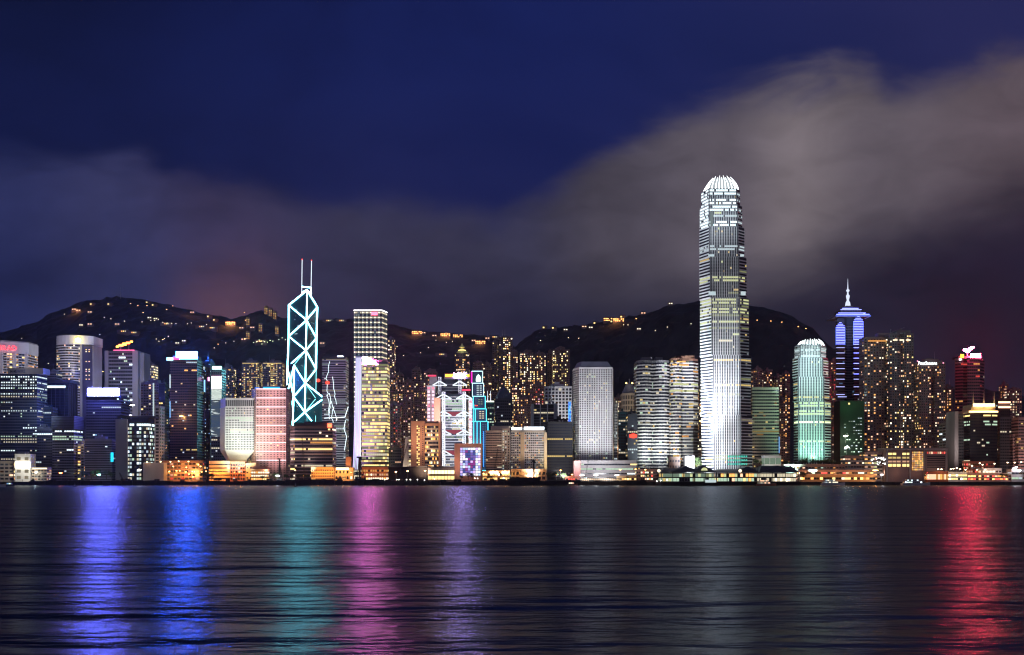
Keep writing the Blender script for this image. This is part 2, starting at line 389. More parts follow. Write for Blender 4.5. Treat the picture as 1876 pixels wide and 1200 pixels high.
def terrain(X, Y):
    u = X / Y * FPX + PX0
    h1 = (Z(interp(RID1, u), 3300) - 4) * sstep(Y, 1950, 3300) * (1 - .5 * sstep(Y, 3330, 5200))
    h2 = (Z(interp(RID2, u), 2900) - 4) * sstep(Y, 2050, 2900) * (1 - .6 * sstep(Y, 2920, 4600))
    h = max(h1, h2)
    k = min(1, h / 60)
    return 4 + h + k * (mn.noise((X * .004, Y * .004, 1)) * 30 * (1 - sstep(h, 200, 420)) + mn.noise((X * .02, Y * .02, 5)) * 6 + mn.noise((X * .07, Y * .07, 9)) * 7)
b = MB(); NX, NY = 330, 120
ys = [1960 + 1500 * (j / 90) if j < 90 else 3460 + 120 * (j - 89) for j in range(NY)]
for j in range(NY):
    for i in range(NX):
        u = -.75 + 1.5 * i / (NX - 1); Y = ys[j]; X = u * Y; b.v.append((X, Y, terrain(X, Y) - (.5 if j == 0 else 0)))
k_ = b.mi(wall('hillside_forest', (.03, .036, .045), .95, .45, .02))
for j in range(NY - 1):
    for i in range(NX - 1):
        a = j * NX + i; b.f.append((a, a + 1, a + NX + 1, a + NX)); b.m.append(k_)
hill = struct(b, 'hillside')
b = MB(); b.box(-7000, 7000, 1402, 7000, -8, 4, wall('ground_asphalt', (.05, .05, .052), .9)); struct(b, 'ground')
b = MB(); b.box(-7000, 7000, 1399, 1402, -8, 4.5, wall('seawall_stone', (.05, .048, .046), .9, .4, .3))
for i in range(-60, 61): b.box(i * 14 - .4, i * 14 + .4, 1398.4, 1399, -6, 4.2, 'black')
struct(b, 'quay_edge')
# water: long-exposure swell, ripples longer across the view than along it
m = bpy.data.materials.new('harbour_water'); m.use_nodes = True; t = m.node_tree; bs = t.nodes['Principled BSDF']
t.nodes.remove(bs); df = t.nodes.new('ShaderNodeBsdfDiffuse'); df.inputs[0].default_value = (.004, .007, .012, 1)
bs = t.nodes.new('ShaderNodeBsdfGlossy'); bs.inputs['Color'].default_value = (.18, .195, .215, 1); bs.inputs['Roughness'].default_value = .25
ad = t.nodes.new('ShaderNodeAddShader'); t.links.new(df.outputs[0], ad.inputs[0]); t.links.new(bs.outputs[0], ad.inputs[1]); t.links.new(ad.outputs[0], t.nodes['Material Output'].inputs[0])
g = t.nodes.new('ShaderNodeNewGeometry'); hs = None
for (sx, sy, s, wgt, off) in ((.42, 1, .95, .25, 0), (.38, 1, .36, .62, 9), (.33, 1, .11, 2.2, 20), (.26, 1, .035, 5.5, 50)):
    mp = t.nodes.new('ShaderNodeMapping'); mp.inputs['Scale'].default_value = (sx, sy, 1); mp.inputs['Location'].default_value = (off, off, 0)
    n = t.nodes.new('ShaderNodeTexNoise'); n.inputs['Scale'].default_value = s; n.inputs['Detail'].default_value = 3
    t.links.new(g.outputs['Position'], mp.inputs[0]); t.links.new(mp.outputs[0], n.inputs['Vector'])
    a = t.nodes.new('ShaderNodeMath'); a.operation = 'MULTIPLY'; a.inputs[1].default_value = wgt; t.links.new(n.outputs[0], a.inputs[0])
    if hs is None: hs = a.outputs[0]
    else:
        q = t.nodes.new('ShaderNodeMath'); q.operation = 'ADD'; t.links.new(hs, q.inputs[0]); t.links.new(a.outputs[0], q.inputs[1]); hs = q.outputs[0]
bp = t.nodes.new('ShaderNodeBump'); bp.inputs['Strength'].default_value = 1; bp.inputs['Distance'].default_value = .62
t.links.new(hs, bp.inputs['Height']); t.links.new(bp.outputs[0], bs.inputs['Normal'])
MATS['water'] = m
b = MB(); b.face([(-7000, -400, 0), (7000, -400, 0), (7000, 1402, 0), (-7000, 1402, 0)], 'water'); struct(b, 'water')
# ================================================================ LEFT: ADMIRALTY AND WAN CHAI SIDE
C_, G_ = ('c1', 'c2', 'w1'), ('g1', 'w1', 'c1')
WARM = ('y1', 'y2', 'a1', 'w2', 'p2', 'y3', 'w1'); DIM = ('y0', 'w0', 'y1', 'a1', 'a0')
# hotel with the curved white crown at the left edge
r = tower('hotel_tower', 'curved pale hotel at the left edge with red crown lettering', -62, 52, 628, 1750, 34, plan=lambda a, b_, Y, d_: arc(a, b_, Y, d_, 26), mat='concrete', roof=None, fh=4.2, bw=4.6, wf=.8, hf=.55, pat='res', p=.42, keys=('p1', 'p2', 'y2', 'a1', 'p0'), ledge=.8, lm='white', cat='hotel')
b = MB(); pl = arc(-63, 53, 1750, 35, 26.5); b.prism(pl, Z(648, 1750), Z(629, 1750), 'white'); b.build('crown_band', r)
b = MB()
for px in (-42, -14, 15, 34, 49):
    x = W(px, 1750); tt = (x - W(-62, 1750)) / (W(52, 1750) - W(-62, 1750)); yy = 1750 - 26 * (1 - (2 * tt - 1) ** 2)
    b.box(x - 2.0, x + 2.0, yy - 1.5, yy + 3, 4, Z(648, 1750), 'white')
b.build('pier', r)
for i, ch in enumerate('CONRAD'):
    px = -21 + i * 9.4; tt = (px + 62) / 114; yy = 1750 - 26.5 * (1 - (2 * tt - 1) ** 2) - 1.2; text(r, ch, px * 1 , 636.5 + i * .35, yy, 7.2, glow('sign_red', (1, .045, .06), 4, 'FRONT'), yaw=math.atan(-.25 + .09 * i))
flood(30, 690, 1650, 10, 640, 1730, 9000, (1, .85, .9), 10)
# dark glass office with the name board
r = tower('office_tower', 'dark glass office with a grey name board on the roof and white lit floors', -30, 68, 686, 1480, 32, mat='glass_blue', roof=None, fh=3.9, bw=3.3, wf=.5, hf=.42, pat='office', p=.5, keys=('c1', 'g1', 'w1', 'c2'), ledge=.25, lm='dgrey',
          floor_keys=lambda f, n, e: ('c2' if f in (n - 1, n - 3, n - 5) else ('c1' if f == n - 7 else None)))
b = MB(); b.box(W(15, 1480), W(80, 1480), 1478.5, 1500, Z(686, 1480) + .5, Z(674.5, 1480), 'concrete'); nb_ = b.build('name_board', r)
text(r, 'SWIRE', 37.5, 680.3, 1478.2, 4.0, wall('ink_blue', (.02, .03, .16)), width=13)
b = MB()
for s_ in (-1, 1):
    cx = W(23.5, 1478); z = Z(680.3, 1478); b.face([(cx + s_ * .5, 1478.2, z), (cx + s_ * 3.6, 1478.2, z + 2.2), (cx + s_ * 3.6, 1478.2, z - 2.2)][::s_], wall('ink_dark', (.01, .012, .05)))
b.box(W(23.5, 1478) - .35, W(23.5, 1478) + .35, 1478, 1478.3, Z(680.3, 1478) - 2.2, Z(680.3, 1478) + 2.2, 'ink_dark'); b.build('emblem', r)
flood(45, 668, 1440, 45, 681, 1478, 1200, (.9, .9, 1), 8)
tower('office_tower', 'narrow grey block with a lamp on its roof beside the name board office', 84, 103, 682, 1640, 22, mat='concrete', fh=3.6, p=.12, keys=C_)
r = tower('office_tower', 'dark blue tower with slim vertical piers and a white strip light under its roof', 70, 126, 702, 1540, 30, mat='glass_blue', roof=None, fh=3.8, bw=6, wf=.93, hf=.8, pat='office', p=.05, keys=('c1',), fin=.6, lm='dgrey')
b = MB(); b.box(W(76, 1539), W(130, 1539), 1535, 1570, Z(702, 1539) + .6, Z(700, 1539) + 3, 'dgrey'); b.build('roof_plant', r)
panel(r, 86, 120, 706.5, 710.5, 1538.9, 'c2', 'strip_light', .4)
# hotel with curved banded front and yellow roof lamp
r = tower('hotel_tower', 'tall pale hotel with curved banded front and a yellow lamp on its white crown', 104, 151, 616, 1820, 30, plan=lambda a, b_, Y, d_: arc(a, b_, Y, d_, 11), mat='grey', roof=None, fh=4.3, bw=3.2, wf=.9, hf=.5, pat='res', p=.10, keys=('p1', 'y2', 'w2', 'p2'), ledge=1.0, lm='white', cat='hotel')
b = MB(); Y_ = 1812
b.box(W(151, Y_), W(170, Y_), Y_, Y_ + 38, 4, Z(633, Y_), wall('glass_purple', (.04, .04, .10), .3)); b.box(W(147.5, Y_), W(151, Y_), Y_ - 3, Y_ + 20, 4, Z(632, Y_), 'concrete'); b.box(W(170, Y_), W(171.2, Y_), Y_ - 1, Y_ + 38, 4, Z(632, Y_), 'concrete'); b.build('side_wing', r)
b = MB(); b.prism(arc(103.5, 171.5, 1818, 40, 15), Z(632, 1818), Z(616, 1818), 'white'); b.build('crown_band', r)
for i in range(17):
    for x in (158, 163.5):
        if (i * 7 + int(x)) % 5 < 3 and i not in (4, 6, 8, 9): panel(r, x - 1.1, x + 1.1, 636.2 + i * 3.6, 637.8 + i * 3.6, Y_ - .2, ('y2', 'w2', 'p2')[(i + int(x)) % 3], 'window', .3)
b = MB(); b.lathe((W(143, 1797), 1797, Z(623, 1797) - 4), [(1, 0), (4.2, 1.5), (4.8, 4), (4.2, 6.5), (1, 8)], glow('lamp_yellow', (1, .78, .12), 14, 'FRONT')); b.build('roof_lamp', r)
flood(138, 655, 1700, 138, 624, 1810, 16000, (1, .86, .88), 10)
flood(150, 780, 1650, 130, 680, 1810, 26000, (.75, .75, 1), 20)
# banded office with the red roof sign behind
r = tower('office_tower', 'grey banded office with solid end piers below a red and yellow roof sign', 198, 243, 644, 1900, 32, mat='dgrey', roof=None, fh=6.2, bw=3, wf=.85, hf=.5, pat='office', p=.3, keys=('c1', 'c2', 'g1'), ledge=.9, lm='grey')
b = MB()
for a_, c_ in ((192, 198.2), (242.8, 253)): b.box(W(a_, 1898), W(c_, 1898), 1897, 1936, 4, Z(642.5, 1898), 'concrete')
b.box(W(253, 1899), W(261, 1899), 1908, 1940, 4, Z(645, 1898), 'concrete'); b.build('end_pier', r)
b = MB(); b.box(W(207, 1898), W(248, 1898), 1903, 1925, Z(643, 1898), Z(640, 1898), 'dgrey'); b.build('roof_plant', r)
b = MB()
for i in range(5):
    t_ = i / 4; x = 215 + 26 * t_; y = 635 - 9 * t_; w_ = (4, 8, 7, 7, 4)[i]; h_ = (3, 4.2, 4.6, 4, 3)[i]
    b.box(W(x - w_ / 2, 1900), W(x + w_ / 2, 1900), 1899, 1900.5, Z(y + h_ / 2, 1900), Z(y - h_ / 2, 1900), glow('sign_fire', (1, .14, .04), 9, 'FRONT') if i % 2 else glow('sign_amber', (1, .42, .05), 8, 'FRONT'))
b.bar(P(220, 642, 1901), P(222, 633, 1901), .5, 'steel'); b.bar(P(236, 642, 1901), P(236, 630, 1901), .5, 'steel'); o = b.build('sign', r); o['label'] = 'flame shaped red and yellow roof sign'
neon(r, [P(208, 641.5, 1896), P(246, 641.5, 1896)], .6, glow('neon_pink', (1, .12, .3), 3, 'FRONT'))
lamp_at(P(228, 636, 1890), 9000, (1, .05, .12), 3)
flood(225, 760, 1760, 226, 690, 1895, 30000, (.8, .75, .95), 20)
# the blue roof sign building
r = tower('office_tower', 'dark blue office under a long glowing blue and white roof sign', 158, 222, 727, 1500, 34, mat='glass_blue', roof=None, fh=3.8, bw=3, wf=.85, hf=.45, pat='office', p=.20, keys=('c2', 'c1', 'b1'), ledge=.2, lm='dgrey')
panel(r, 161, 218, 711.5, 724.5, 1496, glow('sign_blue_white', (.15, .16, 1.0), 280, 'FRONT'), 'sign', 1.4, 'long blue white roof sign')
b = MB(); b.box(W(160, 1499), W(219, 1499), 1496.1, 1499, Z(727, 1499), Z(724.6, 1499), 'dgrey'); b.box(W(166, 1499), W(214, 1499), 1496.2, 1510, Z(727, 1499), Z(713, 1499), 'dgrey'); b.build('sign_frame', r)
tower('office_tower', 'low grey ribbed block in front of the blue sign building', 155, 205, 806, 1460, 20, mat='concrete', fh=3.2, bw=3, wf=.95, hf=.35, p=.04, keys=C_, ledge=.5)
panel(ROOTS[-1], 203, 208, 829, 846, 1457, glow('panel_cyan', (.02, .6, .9), 1.6), 'banner', .5, 'cyan lit banner')
tower('office_tower', 'blue floodlit small block with bluish top floors left of the tiered dark tower', 62, 94, 747, 1500, 24, mat='glass_blue', fh=3.8, bw=3, p=.08, keys=('b1', 'c1'), roof='plant')
flood(78, 740, 1440, 76, 775, 1500, 9000, (.45, .6, 1), 10)
tower('office_tower', 'plain dark block with a few white windows left of the tiered dark tower', 60, 96, 786, 1480, 20, mat='dgrey', fh=3.8, bw=3, p=.07, keys=C_)
r = tower('office_tower', 'dark tiered tower with a heavy roof and one bright row of white windows', 96, 135, 786, 1470, 34, mat='dgrey', roof=None, fh=3.5, bw=3.2, wf=.8, hf=.5, pat='office', p=.12, keys=C_, ledge=.3, lm='grey', floor_keys=lambda f, n, e: ('c2' if f == n - 1 else ('g1' if f in (n - 3, n - 4) else None)))
b = MB()
for i in range(8): b.box(W(94, 1468), W(136, 1468), 1467 + i * .2, 1506, Z(786, 1468) + i * 2.2 + .6, Z(786, 1468) + i * 2.2 + 2.1, 'dgrey'); b.box(W(96, 1468), W(134, 1468), 1469, 1504, Z(786, 1468) + i * 2.2 - .1, Z(786, 1468) + i * 2.2 + .7, 'black')
b.build('roof', r)
tower('office_tower', 'slim concrete block with warm lit stair windows beside the tiered tower', 142, 154, 815, 1480, 18, mat='concrete', fh=3.8, bw=4, pat='res', p=.5, keys=('y2', 'a2', 'y1'))
lamp_at(P(148, 812, 1470), 2500, (1, .7, .4))
# floodlit white kiosk block on the far left shore
r = tower('pavilion', 'white floodlit pavilion with a big square window near the left shore', 27, 56, 833, 1430, 16, mat='white', roof=None, fh=9, bw=9, wf=.5, hf=.5, pat='all', p=1, keys=('w0',))
flood(42, 872, 1405, 42, 850, 1430, 6500, (1, .93, .72), 6, 140)
b = MB(); b.box(W(31, 1432), W(46, 1432), 1434, 1442, Z(833, 1432) + 1, Z(829, 1432) + 1, 'grey'); b.build('roof_plant', r)
panel(r, 28, 55, 846, 857, 1428.5, glow('canopy_light', (1, .92, .68), 6, 'FRONT'), 'light_canopy', 1)
tower('shed', 'long low pale shed lit orange left of the white pavilion', -60, 25, 846, 1440, 14, mat='beige', roof=None, fh=5, bw=6, p=.4, keys=('y2', 'a2', 'w2', 'p2'), pat='res')
tower('shed', 'long low roofed shed with a bright white eave right of the white pavilion', 58, 86, 858, 1430, 14, mat='beige', roof=None, fh=4, bw=4, p=.3, keys=('p1', 'w1'), pat='res')
panel(ROOTS[-1], 60, 86, 857, 859, 1428.6, 'w2', 'eave_light', .6)
# forces barracks-like block with white windows
r = tower('office_tower', 'dark square block with a white lit top row and a grey side pier', 233, 272, 766, 1460, 30, mat='black', roof=None, fh=5.3, bw=3.2, wf=.85, hf=.6, pat='res', p=.45, keys=('c1', 'c2', 'g1', 'w1', 'c0'), floor_keys=lambda f, n, e: 'c2' if f == n - 2 else ('off' if f == n - 1 else None))
b = MB(); b.box(W(212, 1457), W(233, 1457), 1456, 1490, 4, Z(768, 1457), 'grey'); b.box(W(213, 1457), W(284, 1457), 1458, 1490, Z(766, 1457) + .5, Z(762, 1457), 'black'); b.build('side_pier', r)
tower('office_tower', 'grey slab with one dark stack of stair windows between two dark towers', 283, 293, 745, 1475, 20, mat='concrete', fh=4.4, bw=7.5, wf=.55, hf=.6, p=0, roof=None)
tower('residential_tower', 'short block with white and yellow windows behind the red sign office', 262, 281, 668, 1950, 26, mat='resi2', pat='res', p=.5, keys=('w2', 'y2', 'w1'), fh=4.6, bw=4)
r = tower('residential_tower', 'dim block with a tall white strip light down its right side', 258, 291, 702, 1700, 26, mat='resi2', pat='res', p=.1, keys=WARM, fh=4.2, bw=4)
panel(r, 280, 282.5, 702, 765, 1699, 'c1', 'strip_light', .5)
r = tower('office_tower', 'nearly black tower with an amber corner lamp left of the bronze tower', 291, 302, 704, 1640, 22, mat='black', p=.08, keys=('y2',), fh=4.2, bw=3)
tower('office_tower', 'narrow bluish tower with a few green lit floors left of the bronze tower', 299, 314, 707, 1660, 24, mat='glass_dark', p=.25, keys=('g1', 'w1', 'c1'), fh=4.4, bw=3)
# bronze tower with the bright cyan roof sign
r = tower('office_tower', 'bronze glass tower under the big square blue white roof sign', 311, 361, 660, 1560, 34, mat='bronze', roof=None, fh=3.8, bw=2.6, wf=.9, hf=.5, pat='office', p=.13, keys=('w1', 'y1', 'c1', 'a2'), ledge=.25, lm='bronze')
panel(r, 323, 361.5, 644.5, 657.5, 1562, glow('sign_cyan_white', (.02, .13, 1.0), 340, 'FRONT'), 'sign', 1.2, 'big blue white roof sign')
panel(r, 305.5, 317, 655, 660.3, 1558, glow('sign_pale', (.3, .75, 1), 5, 'FRONT'), 'sign', .8, 'small tilted pale roof sign'); panel(r, 318, 329, 654, 659, 1560, glow('sign_pinkred', (1, .08, .3), 2.5, 'FRONT'), 'sign', .8, 'small red roof sign')
b = MB(); b.box(W(316, 1562), W(362, 1562), 1563.2, 1580, Z(660, 1562), Z(652, 1562), 'dgrey'); b.build('roof_plant', r)
flood(340, 868, 1450, 338, 830, 1560, 26000, (1, .42, .1), 10, 110); neon(r, [P(311.5, 686, 1559), P(311.5, 711, 1559)], .5, 'c2', 'strip_light'); neon(r, [P(311.5, 735, 1559), P(311.5, 765, 1559)], .5, 'b2', 'strip_light')
r = tower('office_tower', 'thin black tower with blue and green vertical lights beside the bronze tower', 371, 385, 663, 1600, 26, mat='black', fh=5, bw=3, wf=.5, hf=.3, p=.25, pat='res', keys=('g0', 'y0', 'c1', 'b1'))
panel(r, 372, 376, 696, 718, 1598, 'b2', 'light_panel', .5); panel(r, 370, 373, 747, 775, 1598, glow('neon_violet', (.35, .2, 1), 2), 'light_panel', .5); panel(r, 372, 374, 672, 677, 1598, 'c3', 'light_panel', .5)
panel(r, 381, 384, 691, 698, 1597, glow('neon_magenta', (1, .3, .8), 4), 'light_panel', .5)
r = tower('media_tower', 'slim tower whose whole front is a pink and white media screen', 387, 406, 674, 1560, 24, mat='dgrey', roof=None, fh=4, bw=3, p=.2, keys=('c1', 'w1'))
panel(r, 387.5, 406, 689, 712, 1558.5, screen('screen_pink', [(1, .55, .8), (1, .9, .95), (.9, .3, .6), (1, .8, .9)], 2.6, .12), 'screen', .8, 'pink upper screen')
panel(r, 387.5, 406, 713, 733, 1558.5, screen('screen_white', [(.5, .6, .55), (1, 1, .9), (.15, .2, .25), (.8, .9, .8)], 1.0, .3, (.3, 1, 1.6)), 'screen', .8, 'white middle screen')
panel(r, 387, 405, 735, 800, 1558.5, screen('screen_blue', [(.05, .08, .14), (.25, .4, .6), (.06, .08, .1), (.6, .7, .7), (.08, .1, .12)], .9, .15, (.3, 1, 1.5)), 'screen', .8, 'blue grey lower screen')
panel(r, 389, 406, 671, 677, 1557, glow('sign_mint', (.35, 1, .9), 4, 'FRONT'), 'sign', .8, 'pale mint roof sign')
tower('residential_tower', 'dark hillside tower with sparse orange windows behind the media screen tower', 406, 426, 674, 1950, 26, plan='cross', mat='resi3', pat='res', p=.2, keys=WARM, fh=4, bw=3)
tower('residential_tower', 'dark hillside tower with red dots of light right of the media screen tower', 425, 443, 684, 1990, 26, plan='cross', mat='resi3', pat='res', p=.13, keys=WARM + ('r2',), fh=4, bw=3)
# white ribbed tower on an inverted foot
r = thing('ribbed_tower', 'pale ribbed office tower that narrows to a floodlit inverted pyramid foot', 'building', (W(436, 1480), 1495, 4))
Y_ = 1480; pl = [(W(404, 1505), 1505), (W(413, Y_), Y_), (W(466, Y_), Y_), (W(466, 1520), 1525), (W(404, 1520), 1525)]
b = MB(); zt = Z(729, Y_); zb = Z(826, Y_); b.prism(pl, zb, zt, 'white'); wins = []
facade(b, wins, pl, zb + 1, Z(746, Y_), random.Random(4), fh=3.15, bw=2.05, wf=.55, hf=.62, pat='office', p=.22, keys=('g1', 'w1', 'y1', 'g1'), fin=.5, wm='white', lm='white')
cxp = sum(p[0] for p in pl) / 5; cyp = sum(p[1] for p in pl) / 5
small = [(cxp + (x - cxp) * .62, cyp + (y - cyp) * .7) for x, y in pl]
b.build('wall', r)
b = MB(); b.prism(small, Z(842, Y_), zb + .005, 'white', top=pl); b.prism(small, 4, Z(842, Y_), 'beige'); b.build('foot', r)
b = MB()
for i in range(15): x = W(414.5 + i * 3.6, Y_); b.box(x - .9, x + .9, Y_ - .25, Y_ - .002, Z(744, Y_), Z(733, Y_), 'dk')
b.build('roof_louvre', r); put_windows(r, wins, random.Random(5))
lamp_at(P(437, 849, 1464), 16000, (1, .86, .48), 1); flood(438, 856, 1455, 438, 828, 1480, 9000, (1, .93, .7), 8, 140); flood(425, 858, 1420, 432, 790, 1480, 26000, (.86, 1, .82), 12); flood(455, 858, 1420, 445, 770, 1480, 22000, (.9, 1, .86), 12)
# golden residential pair
for a_, c_, s_ in ((443, 475, 1), (481, 517, 2)):
    tower('residential_tower', ('gold lit apartment tower directly above the ribbed white tower' if s_ == 1 else 'gold lit apartment tower behind the pink hotel roof'), a_, c_, 664, 1960, 26, plan='twin', mat='resi', pat='res', p=.62 if s_ == 1 else .5, keys=('y1', 'y2', 'y1', 'w1', 'a1'), fh=3.4, bw=3, seed=s_)
    panel(ROOTS[-1], a_ + 1, c_ - 1, 665, 666.2, 1959, 'y1', 'roof_light', .5)
# pink hotel with white light lines
Y_ = 1470
r = tower('hotel_tower', 'pink lit hotel with white light lines across its dotted windows', 469, 524, 713, Y_, 30, plan=lambda a, b_, Y, d_: [(W(461, Y + 22), Y + 22), (W(469, Y), Y), (W(524, Y), Y), (W(524, Y), Y + 40), (W(461, Y + 22), Y + 40)], mat='pink', roof=None, fh=3.03, bw=4.6, wf=.42, hf=.4, pat='res', p=.03, keys=('y2', 'w1', 'y1'), cat='hotel')
for i, y in enumerate((712.5, 729, 745.5, 762, 779, 795, 811, 827, 843)):
    neon(r, [P(469.5, y, Y_ - .5), P(524, y, Y_ - .5)], .42, glow('tube_white', (1, .8, .86), 2.2), 'light_line')
b = MB(); b.prism(arc(476, 516, Y_ + 8, 14, 5), Z(713, Y_), Z(707, Y_), 'dgrey'); b.build('roof_plant', r)
panel(r, 482, 513, 709, 712.2, Y_ + 1, glow('sign_skyblue', (.03, .45, .9), 1.6), 'sign', .6, 'blue roof sign'); panel(r, 467, 475, 709.5, 714, Y_ + 6, glow('sign_deepblue', (.02, .2, .9), 1.2), 'sign', .6)
flood(500, 868, 1425, 497, 780, 1470, 30000, (1, .62, .62), 12); flood(490, 700, 1430, 497, 735, 1470, 7000, (1, .6, .7), 12)
# low brown banded office with red sign
r = tower('office_tower', 'low brown banded office with a small red sign on its roof corner', 532, 609, 782, 1450, 30, plan=lambda a, b_, Y, d_: [(W(532, Y + 10), Y + 10), (W(540, Y), Y), (W(609, Y), Y), (W(609, Y), Y + d_), (W(534, Y), Y + d_)], mat='brown', roof=None, fh=4.3, bw=3, wf=.95, hf=.5, pat='office', p=.25, keys=('y2', 'w1', 'a1', 'w2'), ledge=.5, lm=wall('mauve', (.30, .24, .25)))
b = MB(); b.box(W(541, 1450), W(606, 1450), 1452, 1476, Z(782, 1450) + .5, Z(775, 1450), 'brown'); b.box(W(555, 1450), W(597, 1450), 1456, 1472, Z(775, 1450), Z(772, 1450), 'brown'); b.build('roof_plant', r)
panel(r, 600, 608, 776, 783, 1448.6, glow('sign_hotred', (1, .10, .04), 6, 'FRONT'), 'sign', .8, 'small glowing red sign')
flood(570, 862, 1430, 570, 820, 1450, 3500, (1, .75, .6), 10)
# tower with lightning-like light art behind the crystal tower
Y_ = 1640
r = tower('office_tower', 'banded glass tower with jagged lightning light art right of the crystal tower', 590, 633, 655, Y_, 30, mat='glass_dark', roof=None, fh=3.6, bw=3, wf=.9, hf=.45, pat='office', p=.4, keys=('c1', 'w1', 'g0', 'c0', 'w0'), ledge=.6, lm='concrete')
b = MB(); b.box(W(618, Y_), W(628, Y_), Y_ + 1, Y_ + 4, Z(659, Y_), Z(652, Y_), glow('lamp_white', (.7, .8, 1), 12, 'FRONT')); b.build('roof_lamp', r)
rg = random.Random(3)
for x0_, y0_, y1_ in ((604, 662, 700), (609, 690, 745), (600, 700, 772), (607, 735, 775), (612, 745, 775), (603, 720, 760)):
    pts = []; x = x0_; y = y0_
    while y < y1_: pts.append(P(x, y, Y_ - 1.2)); x += rg.uniform(-3.4, 3.4); y += rg.uniform(4, 9)
    neon(r, pts, .32, glow('tube_cool', (.8, .95, 1), 2.2), 'lightning_tube')
neon(r, [P(594, 766, Y_ - 1.2), P(632, 764, Y_ - 1.2), P(638, 745, Y_ - 1.2)], .5, 'tube_cool', 'lightning_tube'); neon(r, [P(633, 770, Y_ - 1.2), P(630, 785, Y_ - 1.2), P(635, 800, Y_ - 1.2), P(631, 825, Y_ - 1.2)], .4, 'tube_cool', 'lightning_tube')
b = MB()
for px, py in ((583, 697), (600, 701)): b.lathe(P(px, py, Y_ - 3), [(.5, -2.5), (2.6, -1.5), (3, 0), (2.6, 1.5), (.5, 2.5)], glow('lamp_red', (1, .05, .03), 3), 8)
b.build('warning_lamp', r)
flood(610, 860, 1590, 610, 780, Y_, 14000, (.9, .95, 1), 12)
# crystal tower (triangular braces)
Y_ = 1750
r = thing('crystal_tower', 'glass tower outlined with white triangular braces and twin roof masts', 'building', (W(560, Y_), Y_ + 20, 4))
gm = wall('crystal_glass', (.012, .035, .045), .25, .4, .02)
b = MB(); A = lambda px, Y: (W(px, Y), Y)
pl = [A(562, 1750), A(582, 1775), A(556, 1815), A(528, 1778)]
b.prism(pl, 4, [Z(531, 1750), Z(563, 1775), Z(563, 1815), Z(559, 1778)], gm); b.build('shaft', r)
b = MB(); pl2 = [A(525, 1790), A(538, 1752), A(559, 1749), A(560, 1800)]; b.prism(pl2, 4, [Z(676, 1790), Z(669, 1752), Z(702, 1749), Z(676, 1800)], gm)
b.prism([A(559, 1749), A(594, 1768), A(580, 1810), A(560, 1800)], 4, [Z(702, 1749), Z(729, 1768), Z(715, 1810), Z(700, 1800)], gm); b.build('lower_shaft', r)
def pt(x, y, dy=-1.2):      # on the front skin
    if x < 538 and y > 665: Yq = 1790 - (x - 525) / 13 * 38
    elif x < 562: Yq = 1778 - (x - 528) / 34 * 28 if y < 668 else 1752 - (x - 538) / 21 * 3
    else: Yq = 1750 + (x - 562) / 20 * 25 if y < 702 else 1749 + (x - 559) / 35 * 19
    return P(x, y, Yq + dy)
tw = glow('brace_light', (.24, .86, 1.0), 26, 'FRONT'); tw2 = glow('brace_dim', (.3, .95, 1), 2.0)
A0, L1, R1 = (562.7, 531.5), (528.8, 559), (581.7, 562.7); C1, L2, R2 = (561.6, 586.5), (528.6, 616), (580, 619.5)
C2, L3, R3, C3, R4, C4, PP, L4 = (560.5, 642), (526.5, 672), (579.3, 676), (559.3, 702), (593.8, 729.5), (558.3, 755), (538.6, 669), (537.8, 727)
segs = [(A0, L1), (A0, R1), (A0, C1), (C1, C2), (C2, C3), (C3, C4), (L1, L2), (L2, L3), (R1, R2), (R2, R3), (L1, C1), (R1, C1), (C1, L2), (C1, R2), (L2, C2), (R2, C2), (C2, L3), (C2, R3), (L3, C3) if False else (PP, C3), (R3, C3), (C3, R4), (R4, C4), (PP, L4), (L4, (537, 778)), (C3, L4), (L4, C4), (C4, (571, 771)), (C4, (537, 775)), (R4, (592.5, 775)), (L3, L4), (PP, (528.5, 712)), ((525.5, 740), (536.5, 779)), (L4, (526.5, 778)), ((526.5, 797), (532, 826)), ((535.5, 790), (527.5, 822)), (L3, (525.5, 705))]
for s_ in segs:
    q0, q1 = s_; n_ = 3; pp = [pt(q0[0] + (q1[0] - q0[0]) * i / n_, q0[1] + (q1[1] - q0[1]) * i / n_) for i in range(n_ + 1)]
    neon(r, pp, .82, tw, 'brace')
for q0, q1 in ((R3, (578, 775)), (C3, (578, 729)), ((578, 731), C4), (C2, (538.6, 669))): neon(r, [pt(*q0), pt(*q1)], .5, tw2, 'thin_brace')
b = MB()
for x0_, y0_, x1_, y1_ in ((553.5, 476, 552.8, 537), (570.7, 478, 569.6, 541)): b.bar(P(x0_, y0_, 1762), P(x1_, y1_, 1762), .55, glow('mast_white', (.8, .9, 1), 1.7), 6)
o = b.build('mast', r)
b = MB()
for x, y in ((553.5, 475), (570.7, 477)): b.lathe(P(x, y, 1762), [(.3, -1), (1.1, 0), (.3, 1)], 'lamp_red', 6)
b.build('mast_lamp', r)
neon(r, [P(553.5, 525, 1760), P(569.5, 527, 1760), P(569.5, 539, 1760), P(562, 531, 1752), P(553.3, 536, 1760)], .8, tw, 'top_frame')
rg = random.Random(8); wins = []
for i in range(70):
    y = rg.uniform(560, 770); x = rg.uniform(531, 577); p_ = pt(x, y, -.1); wins.append((p_.x, p_.y, p_.z, rg.choice((2, 4, 7)), 1.0, math.atan2(-25, 34) if x < 561 else .72, rg.choice(('c0', 'b0', 'w0', 'c1', 'g0'))))
put_windows(r, wins, rg)
for px, py, wt in ((550, 850, 22000), (575, 850, 22000)): flood(px, py, 1700, px, 760, 1755, wt, (.1, .9, .8), 10, 90)
